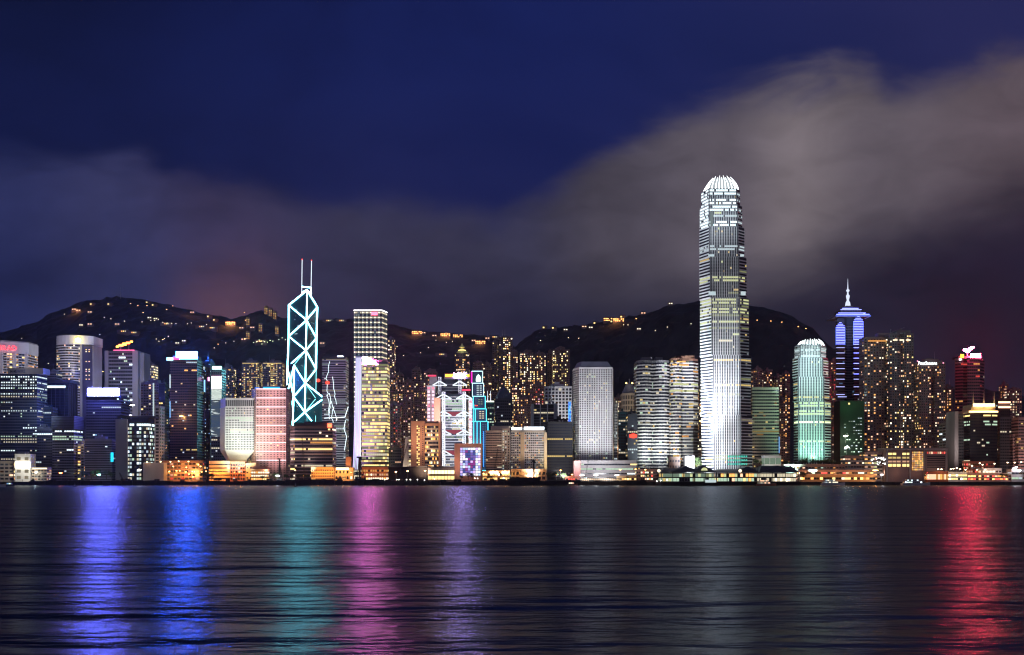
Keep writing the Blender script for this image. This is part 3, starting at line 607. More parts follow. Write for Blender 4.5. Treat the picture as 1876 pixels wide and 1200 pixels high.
# dotted white-lit tower and the office with curved violet sail
r = tower('office_tower', 'tall black slab covered in white lamps behind the yellow lit tower', 648, 700, 569, 1800, 32, plan=lambda a, b_, Y, d_: [(W(a, Y), Y), (W(b_, Y), Y), (W(709.5, Y + 26), Y + 26), (W(702, Y + 60), Y + 60), (W(a, Y), Y + 45)], mat='glass_dark', roof=None, fh=4.1, bw=3.35, wf=.72, hf=.6, pat='lamps', p=.9, keys=('w1',), ledge=.3, lm='dgrey')
neon(r, [P(648, 568.5, 1798), P(700, 568.5, 1798), P(709, 572.5, 1824)], .9, glow('roof_white', (1, .95, .97), 3.5), 'roof_light')
panel(r, 680, 692, 571.5, 577.5, 1798.5, glow('sign_rosered', (1, .12, .2), 4, 'FRONT'), 'sign', .6, 'red roof corner sign')
Y_ = 1500
r = tower('office_tower', 'tower with brightly lit yellow floors and a violet lit sail shaped left edge', 663, 709, 664, Y_, 34, mat='dgrey', roof=None, fh=4.7, bw=2.8, wf=.96, hf=.62, pat='all', p=.95, keys=('y2', 'l1', 'y1', 'w1', 'y1', 'l0', 'y2'), ledge=.7, lm=wall('fawn', (.33, .27, .2)))
b = MB(); n_ = 16
for i in range(n_):
    t0_, t1_ = i / n_, (i + 1) / n_; e0, e1 = (645.5 + 6 * t0_ ** .7, 645.5 + 6 * t1_ ** .7)
    ya, yb_ = 862 - (862 - 652) * t0_, 862 - (862 - 652) * t1_
    r0, r1 = 661 + 1.5 * t0_, 661 + 1.5 * t1_
    c = [P(e0, ya, Y_ + 10), P(r0, ya, Y_ - 2), P(r0, ya, Y_ + 30), P(e0, ya, Y_ + 30), P(e1, yb_, Y_ + 10), P(r1, yb_, Y_ - 2), P(r1, yb_, Y_ + 30), P(e1, yb_, Y_ + 30)]
    b.hexa(c, 'white')
b.build('sail_wall', r)
for i in range(6):
    f_ = .08 + .84 * i / 5; pts = []
    for j in range(13):
        t_ = j / 12; e = 645.5 + 6 * t_ ** .7; x = e + (661 + 1.5 * t_ - e) * f_; pts.append(P(x, 860 - 205 * t_, Y_ + 10 - 12 * f_ - .6))
    neon(r, pts, .42, (glow('tube_lilac', (.72, .6, 1), 1.5), glow('tube_pale', (.75, .9, 1), 1.3))[i % 2], 'sail_light')
b = MB(); b.hexa([P(664, 668, Y_ - .5), P(693, 668, Y_ - .5), P(693, 668, Y_ + 6), P(664, 668, Y_ + 6), P(664, 653, Y_ - .5), P(676, 655, Y_ - .5), P(676, 655, Y_ + 6), P(664, 653, Y_ + 6)], glow('sign_pink_white', (1, .15, .66), 270, 'FRONT')); o = b.build('sign', r); o['label'] = 'slanted pink white top sign'
b = MB(); b.box(W(664, Y_), W(708, Y_), Y_ + 2, Y_ + 30, Z(664, Y_) + .5, Z(659, Y_), 'fawn'); b.build('roof_plant', r)
flood(655, 872, 1455, 655, 780, 1500, 45000, (.62, .42, 1), 14, 70); flood(650, 700, 1440, 655, 700, 1500, 9000, (.7, .6, 1), 10)
panel(r, 660, 712, 846, 851, Y_ - 3, 'brown', 'canopy', 4)
# ================================================================ CENTRE
FL = dict(plan='cross', mat='resi', pat='res', fh=4.3, bw=3.7, wf=.55, hf=.48)
def flats(label, x0, x1, yt, Y, p, keys=WARM, name='apartment_tower', **k):
    a = dict(FL); a.update(k); a.pop('bw', 0) if a.get('bw', 9) < 3 else 0; p *= .58; return tower(name, label, x0, x1, yt, Y, 24, p=p, keys=keys, cat='apartment tower', **a)
GOLD = ('y2', 'w2', 'y3', 'a2', 'w3', 'p2'); ORG = ('a1', 'p2', 'a2', 'y1', 'w2')
flats('slim apartment tower rising right behind the dotted slab tower', 710, 722, 621, 2150, .4, GOLD)
flats('apartment tower with orange lights just right of the yellow lit tower', 709, 724, 690, 1980, .35, ORG)
flats('apartment tower with a reddish lit top floor left of the brown banded block', 724, 738, 686, 2050, .3, ORG)
flats('wide dim apartment tower between two orange lit neighbours, above the lit white fan wall', 737, 757, 700, 2000, .25, ORG, plan='twin')
flats('apartment tower behind the brown banded block with rows of warm windows', 754, 770, 677, 2100, .35, GOLD)
flats('apartment tower left of the pink lit bank shaft', 768, 784, 700, 1990, .4, ORG)
flats('low dark apartment tower at the foot of the yellow lit tower', 711, 733, 742, 1800, .22, ('p1', 'a1', 'r1', 'w1'), plan='twin')
flats('dark apartment tower with pinkish windows above the white fan wall', 733, 752, 735, 1820, .25, ('p1', 'p2', 'w1', 'k1'))
flats('grey apartment tower with three lit top corners beside the pink bank shaft', 776, 800, 681, 2120, .12, GOLD, mat='resi2')
tower('office_tower', 'dark low block with a reddish base behind the white fan wall', 712, 735, 822, 1520, 20, mat='dgrey', p=.12, keys=('p1', 'a1'), fh=4, bw=3)
# white fan wall
r = thing('fan_building', 'white floodlit building with a curved sweeping corner left of the brown block', 'building', P(745, 872, 1480))
b = MB(); cs = [(736, 868), (739, 845), (741, 820), (743, 800)]
for i in range(3):
    (xa, ya), (xb, yb2) = cs[i], cs[i + 1]; b.hexa([P(xa, ya, 1480), P(754, ya, 1480), P(754, ya, 1500), P(xa, ya, 1500), P(xb, yb2, 1480), P(754, yb2, 1480), P(754, yb2, 1500), P(xb, yb2, 1500)], 'white')
b.build('wall', r)
for i in range(9): panel(r, 749, 752.5, 806 + i * 6.2, 808.5 + i * 6.2, 1479.8, ('y2', 'w1', 'dk')[i % 3], 'window', .3)
flood(744, 872, 1450, 745, 840, 1480, 6500, (1, .92, .72), 6, 140)
lamp_at(P(742, 862, 1470), 5000, (1, .8, .5))
# brown/orange block : solid part and banded part
r = tower('office_tower', 'orange lit solid block with a double column of small yellow windows', 753, 778, 773, 1460, 34, mat='orange', roof=None, fh=4.3, bw=3, wf=.4, hf=.5, pat='none', p=0, floor_keys=None, skip=(0, 1, 2, 3))
wins = []
for i in range(20):
    for j, x in enumerate((764.4, 767.6)): wins.append((W(x, 1460), 1460, Z(781 + i * 3.9, 1460), 1.5, 1.6, 0, 'y2' if (i * 3 + j * 5) % 7 < 5 else 'dk'))
    wins.append((W(774.5, 1460), 1460, Z(781 + i * 3.9, 1460), 1.5, .9, 0, 'dk'))
put_windows(r, wins, random.Random(1))
r = tower('office_tower', 'orange edged block with curved dark window bands and warm lights', 779, 803, 777, 1456, 34, plan=lambda a, b_, Y, d_: arc(a, b_, Y, d_, 2.5), mat='orange', roof=None, fh=5.4, bw=2.2, wf=.96, hf=.56, pat='office', p=.45, keys=('y2', 'a2', 'w2', 'y1'), ledge=.9, lm='beige')
b = MB(); b.box(W(780, 1459), W(803, 1459), 1460, 1488, Z(777, 1459) + .5, Z(771.5, 1459), 'brown'); b.build('roof_plant', r)
b = MB(); b.box(W(803.4, 1456), W(807, 1456), 1455, 1490, 4, Z(774, 1456), 'orange'); b.build('side_pier', r)
flood(775, 872, 1425, 778, 830, 1460, 9000, (1, .6, .38), 10); flood(775, 790, 1400, 778, 800, 1460, 8000, (1, .7, .5), 10)
tower('office_tower', 'salmon coloured blank slab left of the trussed bank', 795, 806, 730, 1545, 20, mat='orange', roof=None, skip=(0, 1, 2, 3))
flood(800, 800, 1460, 800, 760, 1545, 9000, (1, .75, .6), 8)
# trussed bank
Y_ = 1560
r = thing('trussed_bank', 'steel grey bank tower with white ladder masts and coat hanger trusses', 'building', P(832, 872, Y_))
b = MB(); wins = []; rg = random.Random(12)
b.box(W(809, Y_), W(856, Y_), Y_, Y_ + 40, 4, Z(722, Y_), 'glass_dark'); b.box(W(806, Y_), W(846, Y_), Y_ + 8, Y_ + 38, Z(722, Y_) - .02, Z(694, Y_), 'glass_dark')
facade(b, wins, rect(813, 851, Y_, 40), 6, Z(722, Y_), rg, fh=4, bw=3, wf=.92, hf=.55, pat='office', p=.65, keys=('g0', 'g1', 'w1', 'y1', 'c0', 'g0'), ledge=.5, lm='concrete')
facade(b, wins, rect(809, 841, Y_ + 8, 30), Z(720, Y_), Z(698, Y_), rg, fh=4, bw=3, wf=.92, hf=.5, pat='office', p=.4, keys=('g0', 'c0', 'w0'), ledge=.5, lm='dgrey'); b.build('body', r)
put_windows(r, wins, rg)
ws = glow('steel_lit', (.80, .88, 1), .95); ws2 = wall('truss_white', (.7, .72, .76), .5)
def ladder(px, y0, y1, Y, w=2.3):
    b = MB(); n = int((y1 - y0) / 3.4)
    for s_ in (-1, 1): b.bar(P(px + s_ * w, y0, Y), P(px + s_ * w, y1, Y), .75, ws2, 6)
    for i in range(n + 1):
        y = y0 + (y1 - y0) * i / n; b.bar(P(px - w, y, Y), P(px + w, y, Y), .55, ws2, 4)
        if i < n: b.bar(P(px - w, y, Y), P(px + w, y + (y1 - y0) / n, Y), .3, ws2, 4)
    b.build('mast', r)
for a_ in ((812.5, 718, 862, Y_ - 3), (850.5, 718, 862, Y_ - 3), (805.5, 691, 722, Y_ + 5), (842.5, 691, 722, Y_ + 5)): ladder(*a_)
def hanger(y0, y1, xs, Y, mt):
    for cx_, sp in xs:
        b = MB()
        for s_ in (-1, 1):
            e = cx_ + s_ * sp; b.bar(P(cx_, y0, Y), P(e, y1, Y), .95, mt, 5); b.bar(P(cx_, y1, Y), P(e, y1, Y), .7, mt, 5)
        b.build('truss', r)
trl = glow('truss_glow', (.85, .93, 1), 1.25)  # emission set on the truss bars themselves
hanger(698, 706, ((805.5, 13), (842.5, 13)), Y_ + 3, trl)
for y in (722, 753, 788, 825): hanger(y, y + 8.5, ((812.5, 14.5), (850.5, 14.5)), Y_ - 4, trl)
for y in (757, 790, 828):
    b = MB(); b.face([P(814, y - 2.5, Y_ - .8), P(848, y - 2.5, Y_ - .8), P(832, y + 6, Y_ - .8)][::-1], glow('truss_pink', (1, .2, .3), .3)); b.build('truss_panel', r)
panel(r, 816, 831, 685.5, 690.5, Y_, glow('sign_orange', (1, .30, .03), 5, 'FRONT'), 'sign', 1, 'orange part of roof sign'); panel(r, 831, 853, 684, 691, Y_ - .2, glow('sign_white_hot', (.58, .38, 1), 230, 'FRONT'), 'sign', 1, 'white part of roof sign')
panel(r, 853, 860, 686, 690.5, Y_, 'sign_orange', 'sign', 1, 'orange right end of roof sign'); panel(r, 847, 862, 713, 716, Y_ - 4.2, glow('sign_crimson', (1, .06, .14), 1.6), 'sign', 1, 'crimson strip')
b = MB(); b.box(W(814, Y_), W(860, Y_), Y_ + .3, Y_ + 6, Z(694, Y_) - .1, Z(684.5, Y_), 'dgrey'); b.build('sign_frame', r)
for x0_, x1_, y0_, y1_, nm in ((782, 797, 706, 772, 'left_shaft'), (858.5, 865.5, 731, 812, 'right_shaft')):
    b = MB(); b.box(W(x0_, Y_), W(x1_, Y_), Y_ + 2, Y_ + 26, 4, Z(y0_, Y_), 'white'); b.build('service_shaft', r)
    n_ = int((y1_ - y0_) / 6.5)
    for i in range(n_):
        for x in ((x0_ + 3.5, x1_ - 3.5) if x1_ - x0_ > 10 else (x0_ + 3.5,)):
            panel(r, x - 2.2, x + 2.2, y0_ + 3 + i * 6.5, y0_ + 7 + i * 6.5, Y_ + 1.9, glow('shaft_light', (1, .66, .80), 1.5) if i % 5 else glow('shaft_rose', (1, .3, .4), 1.2), 'window', .3)
b = MB(); b.box(W(786, Y_), W(800, Y_), Y_ + 4, Y_ + 14, Z(706, Y_) - .02, Z(690, Y_), 'grey'); b.build('roof_plant', r); panel(r, 784, 799, 687, 689.5, Y_, 'sign_crimson', 'sign', .8, 'small crimson roof strip')
flood(790, 800, 1490, 790, 735, Y_, 22000, (1, .6, .75), 8); flood(832, 866, 1500, 832, 800, Y_, 60000, (.9, .93, 1), 12, 120); flood(832, 770, 1500, 832, 735, Y_, 34000, (.85, .92, 1), 12, 120)
# stepped tower outlined in cyan
Y_ = 1540
r = thing('stepped_tower', 'narrow stepped tower outlined in cyan and violet tubes with a lit emblem on top', 'building', P(876, 872, Y_))
b = MB(); n1_ = glow('tube_cyan', (.08, .75, 1), 2.6, 'FRONT'); n2_ = glow('tube_sky', (.5, .8, 1), 2.2)
bl = [(864.5, 884, 680, 702, 24), (865.5, 886, 702, 726, 26), (867, 889, 726, 749, 28), (871, 891, 749, 772, 30), (865, 894, 772, 862, 34)]
for i, (x0_, x1_, y0_, y1_, dp) in enumerate(bl): b.box(W(x0_, Y_), W(x1_, Y_), Y_ + (4 - i) * .6, Y_ + dp, (Z(y1_, Y_) + .02) if i < 4 else 4, Z(y0_, Y_), 'glass_blue')
b.box(W(865, Y_), W(872, Y_), Y_ + 1, Y_ + 20, 4, Z(749, Y_), 'glass_blue'); b.build('body', r)
for i, (x0_, x1_, y0_, y1_, dp) in enumerate(bl): neon(r, [P(x0_, y0_, Y_ - .6), P(x1_, y0_, Y_ - .6), P(x1_, y1_, Y_ - .6), P(x0_, y1_, Y_ - .6)], .5, n2_ if i < 2 else n1_, closed=i < 4)
for x in (874, 868, 880): neon(r, [P(x, 740 if x == 868 else 772, Y_ - .5), P(x, 852, Y_ - .5)], .42, n1_)
neon(r, [P(886, 790, Y_ - .5), P(886, 855, Y_ - .5)], .45, glow('tube_deep', (.05, .3, 1), 2))
b = MB(); b.lathe(P(876.5, 699, Y_ - 1.5), [(3.2, 0), (3.6, 1.6), (3.4, 5), (2.0, 8.5), (.3, 10)], glow('emblem_green', (.6, 1, .75), 2.5), 8); b.build('emblem', r)
neon(r, [P(864, 681, Y_ - 2), P(864, 701, Y_ - 2)], 1.0, glow('tube_magenta', (1, .02, .45), 1.6))
wins = []
for (x0_, x1_, y0_, y1_, ck) in ((872, 884, 705, 725, 'c1'), (875, 885, 730, 745, 'g0'), (877, 888, 752, 770, 'w1'), (882, 892, 776, 850, 'b0')):
    nf = int((y1_ - y0_) / 4); 
    for f in range(nf):
        for j in range(2): wins.append((W(x0_ + (x1_ - x0_) * (.27 + .46 * j), Y_), Y_ - .1, Z(y0_ + (f + .5) * 4, Y_), (x1_ - x0_) * .25, 1.5, 0, ck))
put_windows(r, wins, rg)
neon(r, [P(870, 743, Y_ - 1.6), P(875, 743, Y_ - 1.6)], .6, 'lamp_red', 'red_star')
flood(880, 868, 1500, 880, 800, Y_, 9000, (.15, .6, 1), 8)
# low tower with two masts
r = tower('office_tower', 'dark green glass tower with two white roof masts and a bright rim', 893, 905, 738, 1640, 24, mat='glass_teal', roof=None, p=.3, keys=('g1', 'g0', 'c1'), fh=4.3, bw=3)
b = MB(); b.bar(P(893.5, 738, 1650), P(893, 716, 1650), .5, 'mast_white', r2=.2); b.bar(P(899, 738, 1650), P(898.5, 716, 1650), .5, 'mast_white', r2=.2); b.build('mast', r)
panel(r, 891, 905, 734.5, 736.5, 1639, glow('rim_light', (.9, 1, .8), 3), 'roof_light', 1)
# pagoda-topped tower and other mid-level towers
r = flats('round apartment tower with a lit two tier pagoda cap', 833, 859, 648, 2250, .5, ('a2', 'y2', 'p2', 'w2'), plan=lambda a, b_, Y, d_: arc(a, b_, Y, d_, 12), roof=None, bw=4, fh=5)
b = MB(); c_ = P(846.5, 650, 2262); b.lathe((c_.x, c_.y, c_.z), [(16, 0), (12, 5), (8, 8.5), (7, 9)], wall('pagoda', (.45, .42, .25)), 10); b.lathe((c_.x, c_.y, c_.z + 9), [(4, 0), (3, 5), (6.5, 6.5), (3, 10), (.4, 15)], 'pagoda', 8); b.build('pagoda_roof', r)
b = MB(); b.lathe((c_.x, c_.y, c_.z + 1.2), [(15.2, 0), (15.4, .7)], 'a2', 10); b.lathe((c_.x, c_.y, c_.z + 8.5), [(7.6, 0), (7.8, 1.2)], 'y3', 10); b.build('roof_light', r)
lamp_at(P(846, 636, 2235), 8000, (.9, 1, .5))
flats('square apartment block with one bright yellow corner left of the twin spire tower', 902, 912, 626, 2350, .75, ('y1', 'y2'), plan=None, seed=2)
r = flats('apartment tower crowned by twin thin spires', 914, 939, 617, 2300, .7, GOLD, roof=None)
b = MB()
for x in (920, 925): b.bar(P(x, 618, 2310), P(x, 604, 2310), .9, 'steel', r2=.15)
b.build('spire', r)
flats('dim grey apartment tower behind the cyan outlined tower', 866, 885, 664, 2150, .18, ORG)
flats('apartment tower with a bright flat near its top right of the cyan outlined tower', 884, 900, 668, 2180, .22, GOLD)
flats('tall thin apartment tower with gold windows just right of the twin spire tower', 936, 949, 644, 2200, .5, GOLD)
flats('dense gold lit twin wing apartment tower, left one of the bright pair', 953, 977, 646, 2120, .6, GOLD, plan='twin', bw=2.6)
flats('dense orange lit apartment tower right next to the gold twin wing tower', 977, 1000, 650, 2140, .6, ('p2', 'a2', 'y2', 'w2', 'y3'), plan='twin', bw=2.6)
flats('narrow dark apartment slab just left of the tall gold tower with ragged roof', 1003, 1014, 647, 2160, .08, ORG)
flats('tall gold windowed apartment tower with a ragged roof left of the porthole tower', 1013, 1044, 641, 2130, .55, ('y2', 'l1', 'y1', 'w2', 'y3'), plan='twin', bw=2.8)
flats('reddish lower apartment tower in front of the orange lit one', 974, 996, 706, 1960, .45, ('p2', 'r1', 'a1', 'k1'))
flats('apartment tower with one column of yellow windows left of the white grid block', 938, 957, 700, 1980, .4, GOLD)
flats('dark bluish apartment tower with a few orange flats below the gold twin wing tower', 950, 975, 730, 1940, .25, ORG, mat='resi3')
# dark domed tower
r = tower('office_tower', 'dark tower topped by a stepped faceted dome', 907, 939, 731, 1620, 30, mat='dgrey', roof=None, fh=4.2, bw=3, p=.12, keys=('c1', 'w1'), fin=.3)
b = MB(); cx = W(923, 1632)
b.lathe((cx, 1634, Z(731, 1620)), [(12, -.1), (12, 5), (10, 8), (9.5, 10), (6.5, 15), (3, 18.5), (.8, 20), (.3, 25)], wall('dome', (.10, .11, .15), .5), 8); b.build('dome', r)
tower('office_tower', 'plain dark slab between the domed tower and the beige bank', 905, 918, 776, 1560, 20, mat='black', p=.1, keys=('c1',))
# beige office and the ribbed hotel at the water
r = tower('office_tower', 'beige ribbed office with a taller plain right shaft', 890, 919, 790, 1450, 30, mat='beige', roof=None, fh=3.2, bw=3, wf=.96, hf=.35, p=.05, keys=('w1',), ledge=.4, lm='beige')
b = MB(); b.box(W(899, 1452), W(933, 1452), 1460, 1476, Z(790, 1450) - .02, Z(780, 1452), 'beige'); b.build('roof_plant', r)
r2 = tower('office_tower', 'tan shaft with three columns of small green windows beside the ribbed office', 919.5, 934, 786, 1452, 28, mat='beige', roof=None, fh=3.6, bw=3.4, wf=.4, hf=.5, p=.4, keys=('g1', 'c1', 'w1'), pat='res')
flood(905, 870, 1425, 905, 820, 1450, 17000, (1, .64, .46), 10); flood(926, 870, 1425, 926, 820, 1450, 9000, (1, .64, .46), 10)
r = tower('hotel_tower', 'cream hotel with a fluorescent white roof rim and two floodlit vertical piers', 936, 1000, 790, 1456, 34, mat='beige', roof=None, fh=3.3, bw=2.6, wf=.7, hf=.5, pat='res', p=.28, keys=('w1', 'y1', 'a1', 'c0', 'w0'), ledge=.4, lm='white', fin=.3, cat='hotel')
b = MB()
for a_, c_ in ((954, 960.5), (997, 1002)): b.box(W(a_, 1454), W(c_, 1454), 1453, 1457, 4, Z(792, 1454), wall('cream', (.62, .5, .33)))
b.build('pier', r); b = MB(); b.box(W(937, 1456), W(997, 1456), 1457, 1486, Z(790, 1456) + .5, Z(784, 1456), 'concrete'); b.build('roof_plant', r)
panel(r, 937, 956, 783, 787, 1455, glow('rim_white', (.82, .92, 1), 3.5, 'FRONT'), 'roof_light', .8); panel(r, 960, 997, 782, 787, 1455, 'rim_white', 'roof_light', .8)
for px in (957, 999.5): flood(px, 864, 1440, px, 830, 1454, 4200, (1, .76, .35), 4, 110)
flood(975, 872, 1420, 972, 825, 1456, 17000, (1, .8, .66), 12)
# behind: dark slab with white piers, white grid block
r = tower('office_tower', 'dark office with three bright white vertical piers', 975, 1015, 742, 1560, 28, mat='black', roof=None, fh=4, bw=3, wf=.9, hf=.5, p=.15, keys=('w1', 'y1'), ledge=.2, lm='dgrey')
b = MB()
for a_, c_ in ((973, 978), (989, 991), (1002, 1004), (1014.5, 1022)): b.box(W(a_, 1558), W(c_, 1558), 1557, 1590, 4, Z(740, 1558), 'concrete')
b.build('pier', r); flood(995, 800, 1480, 995, 760, 1558, 6000, (1, .95, .9), 10)
tower('office_tower', 'white gridded block behind the dark office with white piers', 998, 1048, 709, 1640, 26, mat='white', fh=5, bw=5, wf=.66, hf=.66, pat='res', p=.05, keys=('w1', 'y1'))
flood(1022, 790, 1560, 1024, 735, 1640, 40000, (1, .95, .95), 12)
r = ROOTS[-1]; panel(r, 1041, 1046, 736, 782, 1550, screen('screen_deepblue', [(.02, .1, .6), (.1, .5, 1), (.01, .03, .2), (.2, .7, 1)], 1.6, .2), 'screen', .8, 'narrow blue screen')
tower('office_tower', 'dark low office with three long warm strips of lit windows', 1003, 1049, 774, 1470, 30, mat='black', fh=3.9, bw=2.6, wf=.92, hf=.5, p=.0, keys=('y1',), pat='office', floor_keys=lambda f, n, e: 'y1' if f in (n - 6, 8) else ('w0' if f == 14 else None))
# white dotted tower (round windows) with podium
Y_ = 1470
J_ = 1
pl = [(W(1050.5, Y_ + 24), Y_ + 24), (W(1061, Y_), Y_), (W(1122, Y_), Y_), (W(1124, Y_ + 40), Y_ + 42), (W(1050.5, Y_ + 24), Y_ + 46)]
r = tower('round_window_tower', 'white floodlit tower covered in round porthole windows with a chamfered grey roof', 1051, 1122, 674, Y_, 40, plan=pl, mat='white', roof=None, shape='round', fh=3.02, bw=3.28, wf=.64, hf=.70, pat='res', p=.05, keys=('l1', 'g1', 'w1', 'y1'), yb=848)
b = MB(); zt = Z(674, Y_) + 1; tp = [(x * .93 + W(1088, Y_) * .07 * (1), y) for x, y in pl]
cxp = sum(p[0] for p in pl) / 5; cyp = sum(p[1] for p in pl) / 5
b.prism([(cxp + (x - cxp) * .97, cyp + (y - cyp) * .97) for x, y in pl], zt, zt + 8, wall('slate', (.22, .23, .3)), top=[(cxp + (x - cxp) * .78, cyp + (y - cyp) * .78) for x, y in pl]); b.build('roof', r)
flood(1075, 872, 1385, 1078, 800, Y_, 12000, (.97, .97, 1), 16, 110); flood(1112, 872, 1385, 1108, 800, Y_, 20000, (.97, .97, 1), 16, 110); flood(1030, 872, 1400, 1056, 770, Y_ + 12, 20000, (.97, .97, 1), 12, 90); flood(1096, 872, 1330, 1092, 715, Y_, 30000, (.95, .95, 1), 20, 60)
r = tower('podium_block', 'long low pale podium with white and green strip lights below the porthole tower', 1064, 1166, 845, 1440, 26, mat='concrete', roof=None, fh=6, bw=4, wf=.95, hf=.3, p=.5, keys=('w2', 'c2', 'g1', 'y2'), ledge=.8, lm='concrete')
b = MB(); b.box(W(1051, 1440), W(1063.5, 1440), 1438, 1462, 4, Z(844, 1440), 'pink'); b.build('end_block', r)
lamp_at(P(1057, 868, 1428), 2600, (1, .2, .25))
# round colonnade tower and dark glass in front
r = tower('office_tower', 'round stone tower with a colonnade and small dome', 1140, 1166, 722, 1640, 26, plan=lambda a, b_, Y, d_: arc(a, b_, Y, d_, 8), mat='beige', roof=None, fh=8, bw=5.5, wf=.5, hf=.7, p=0, ledge=.5)
b = MB(); b.lathe((W(1153, 1650), 1650, Z(722, 1640)), [(11, -.1), (11, 4), (9.5, 6), (6, 14), (1, 17), (.3, 24)], 'slate', 12); b.build('dome', r)
b = MB()
for px in (1147.5, 1158.5): b.lathe(P(px, 702, 1638), [(.5, -1), (1.6, 0), (.5, 1.4)], 'y3', 6)
b.build('roof_lamp', r); flood(1153, 765, 1590, 1153, 730, 1635, 3500, (1, .85, .6), 8)
tower('office_tower', 'dark teal glass block with horizontal white lit floors and a red sign', 1133, 1150, 756, 1560, 24, mat='glass_teal', p=.25, keys=('c1', 'w1'), fh=4.2, bw=3)
r = tower('office_tower', 'dark glass block with a red oval sign right of the teal glass block', 1150, 1168, 760, 1530, 24, mat='glass_dark', p=.25, keys=('w1', 'y1', 'c1'), fh=4.2, bw=3)
b = MB(); b.lathe(P(1160, 802.5, 1529), [(1.5, 0), (5, 1), (5.4, 3), (5, 5), (1.5, 6)], 'lamp_red', 12); b.build('sign', r)
tower('office_tower', 'narrow grey slab hugging the right side of the porthole tower', 1125, 1131, 742, 1540, 20, mat='concrete', p=.1, keys=('c1',), fh=4, bw=3)
flats('low distant flats with warm windows behind the stone dome tower', 1127, 1142, 728, 1950, .35, ORG)
# twin rounded towers
Y_ = 1540
def lobes(x0, x1, Y, d_):
    a, b_ = W(x0, Y), W(x1, Y); w = b_ - a; pts = []
    for k in (0, 1):
        s0 = a + w * (.0 if k == 0 else .50); e0 = a + w * (.48 if k == 0 else 1.0)
        for i in range(7):
            t = i / 6; pts.append((s0 + (e0 - s0) * t, Y + 2 - 9 * (1 - (2 * t - 1) ** 2)))
    return pts + [(b_, Y + d_), (a, Y + d_)]
r = tower('office_tower', 'rounded banded tower, left of the twin pair, floodlit greenish white at its foot', 1167, 1226, 662, Y_, 34, plan=lobes, mat='dgrey', roof=None, fh=4.6, bw=3.4, wf=.92, hf=.5, p=.12, pat='office', keys=('y1', 'w1', 'g1', 'w0'), ledge=1.1, lm='concrete')
b = MB()
for a_, c_, t_ in ((1177, 1195, 654), (1202, 1215, 654), (1172, 1222, 659)): b.box(W(a_, Y_), W(c_, Y_), Y_ + 4, Y_ + 26, Z(662, Y_) + .5, Z(t_, Y_) + (.1 if t_ == 654 else 0), 'grey')
b.build('roof_plant', r)
flood(1182, 868, 1490, 1182, 790, Y_, 46000, (.92, 1, .86), 8, 80); flood(1214, 868, 1490, 1214, 800, Y_, 26000, (.95, 1, .92), 8, 80)
r = tower('office_tower', 'rounded banded tower, right of the twin pair, with yellow lit upper floors', 1229, 1278, 658, Y_ - 5, 34, plan=lambda a, b_, Y, d_: arc(a, a + (b_ - a) * .42, Y, 4, 7, 6)[:-2] + [(W(b_ - 8, Y), Y), (W(b_, Y + 12), Y + 10), (W(b_, Y), Y + d_), (W(a, Y), Y + d_)], mat='bronze', roof=None, fh=4.6, bw=3.2, wf=.93, hf=.5, p=.22, pat='office', keys=('y1', 'w1', 'a1', 'l0'), ledge=.9, lm=wall('mid', (.24, .23, .23)), floor_keys=lambda f, n, e: 'l1' if f in (n - 8, n - 10) else None)
b = MB(); b.prism(arc(1238, 1272, Y_ - 2, 26, 4), Z(658, Y_ - 5) + .5, Z(652, Y_), 'bronze'); b.build('roof_plant', r)
for x0_, x1_, y in ((1240, 1256, 661.5), (1232, 1240, 667), (1244, 1262, 668)): panel(r, x0_, x1_, y, y + 2, Y_ - 13, 'a2', 'roof_light', .4)
flood(1240, 868, 1490, 1240, 790, Y_, 28000, (.95, 1, .9), 8, 70)
tower('office_tower', 'thin orange lit slab squeezed left of the supertall tower', 1277, 1288, 700, 1640, 20, mat='resi2', pat='res', p=.35, keys=('a1', 'y1', 'w2'), fh=4.4, bw=3)
r = tower('podium_block', 'low brown block with four small dark windows under a lit frame', 1226, 1246, 838, 1450, 14, mat='brown', roof=None, fh=8, bw=4, wf=.6, hf=.4, p=0); flood(1236, 866, 1430, 1236, 845, 1450, 900, (1, .6, .45), 4)
tower('podium_block', 'pale lit box beside a yellow green lit tree left of the supertall foot', 1256, 1272, 837, 1452, 16, mat='white', roof=None, skip=(0, 1, 2, 3)); flood(1266, 868, 1430, 1266, 850, 1452, 2600, (.95, 1, .95), 5, 130)
for px, Yq, wt in ((722, 1900, 26000), (746, 1760, 20000), (770, 1900, 26000), (905, 1850, 22000), (945, 1860, 30000), (985, 1830, 34000), (1030, 1950, 34000), (1130, 1850, 16000), (275, 1780, 12000), (415, 1850, 18000), (460, 1860, 24000), (500, 1860, 24000), (1390, 1800, 14000), (1432, 1780, 16000), (1532, 1780, 14000), (1740, 1640, 9000), (1860, 1760, 12000)):
    lamp_at((W(px, Yq), Yq, 62), wt, (1, .45, .2), 3)  # added orange point lights, no fixtures, warming tower fronts from below
for px in (1590, 1610, 1640, 1660, 1695, 1720): lamp_at((W(px, 1590), 1590, 46), 900, (1, .45, .32), 2)  # more added lights without fixtures, warming the right-hand flats
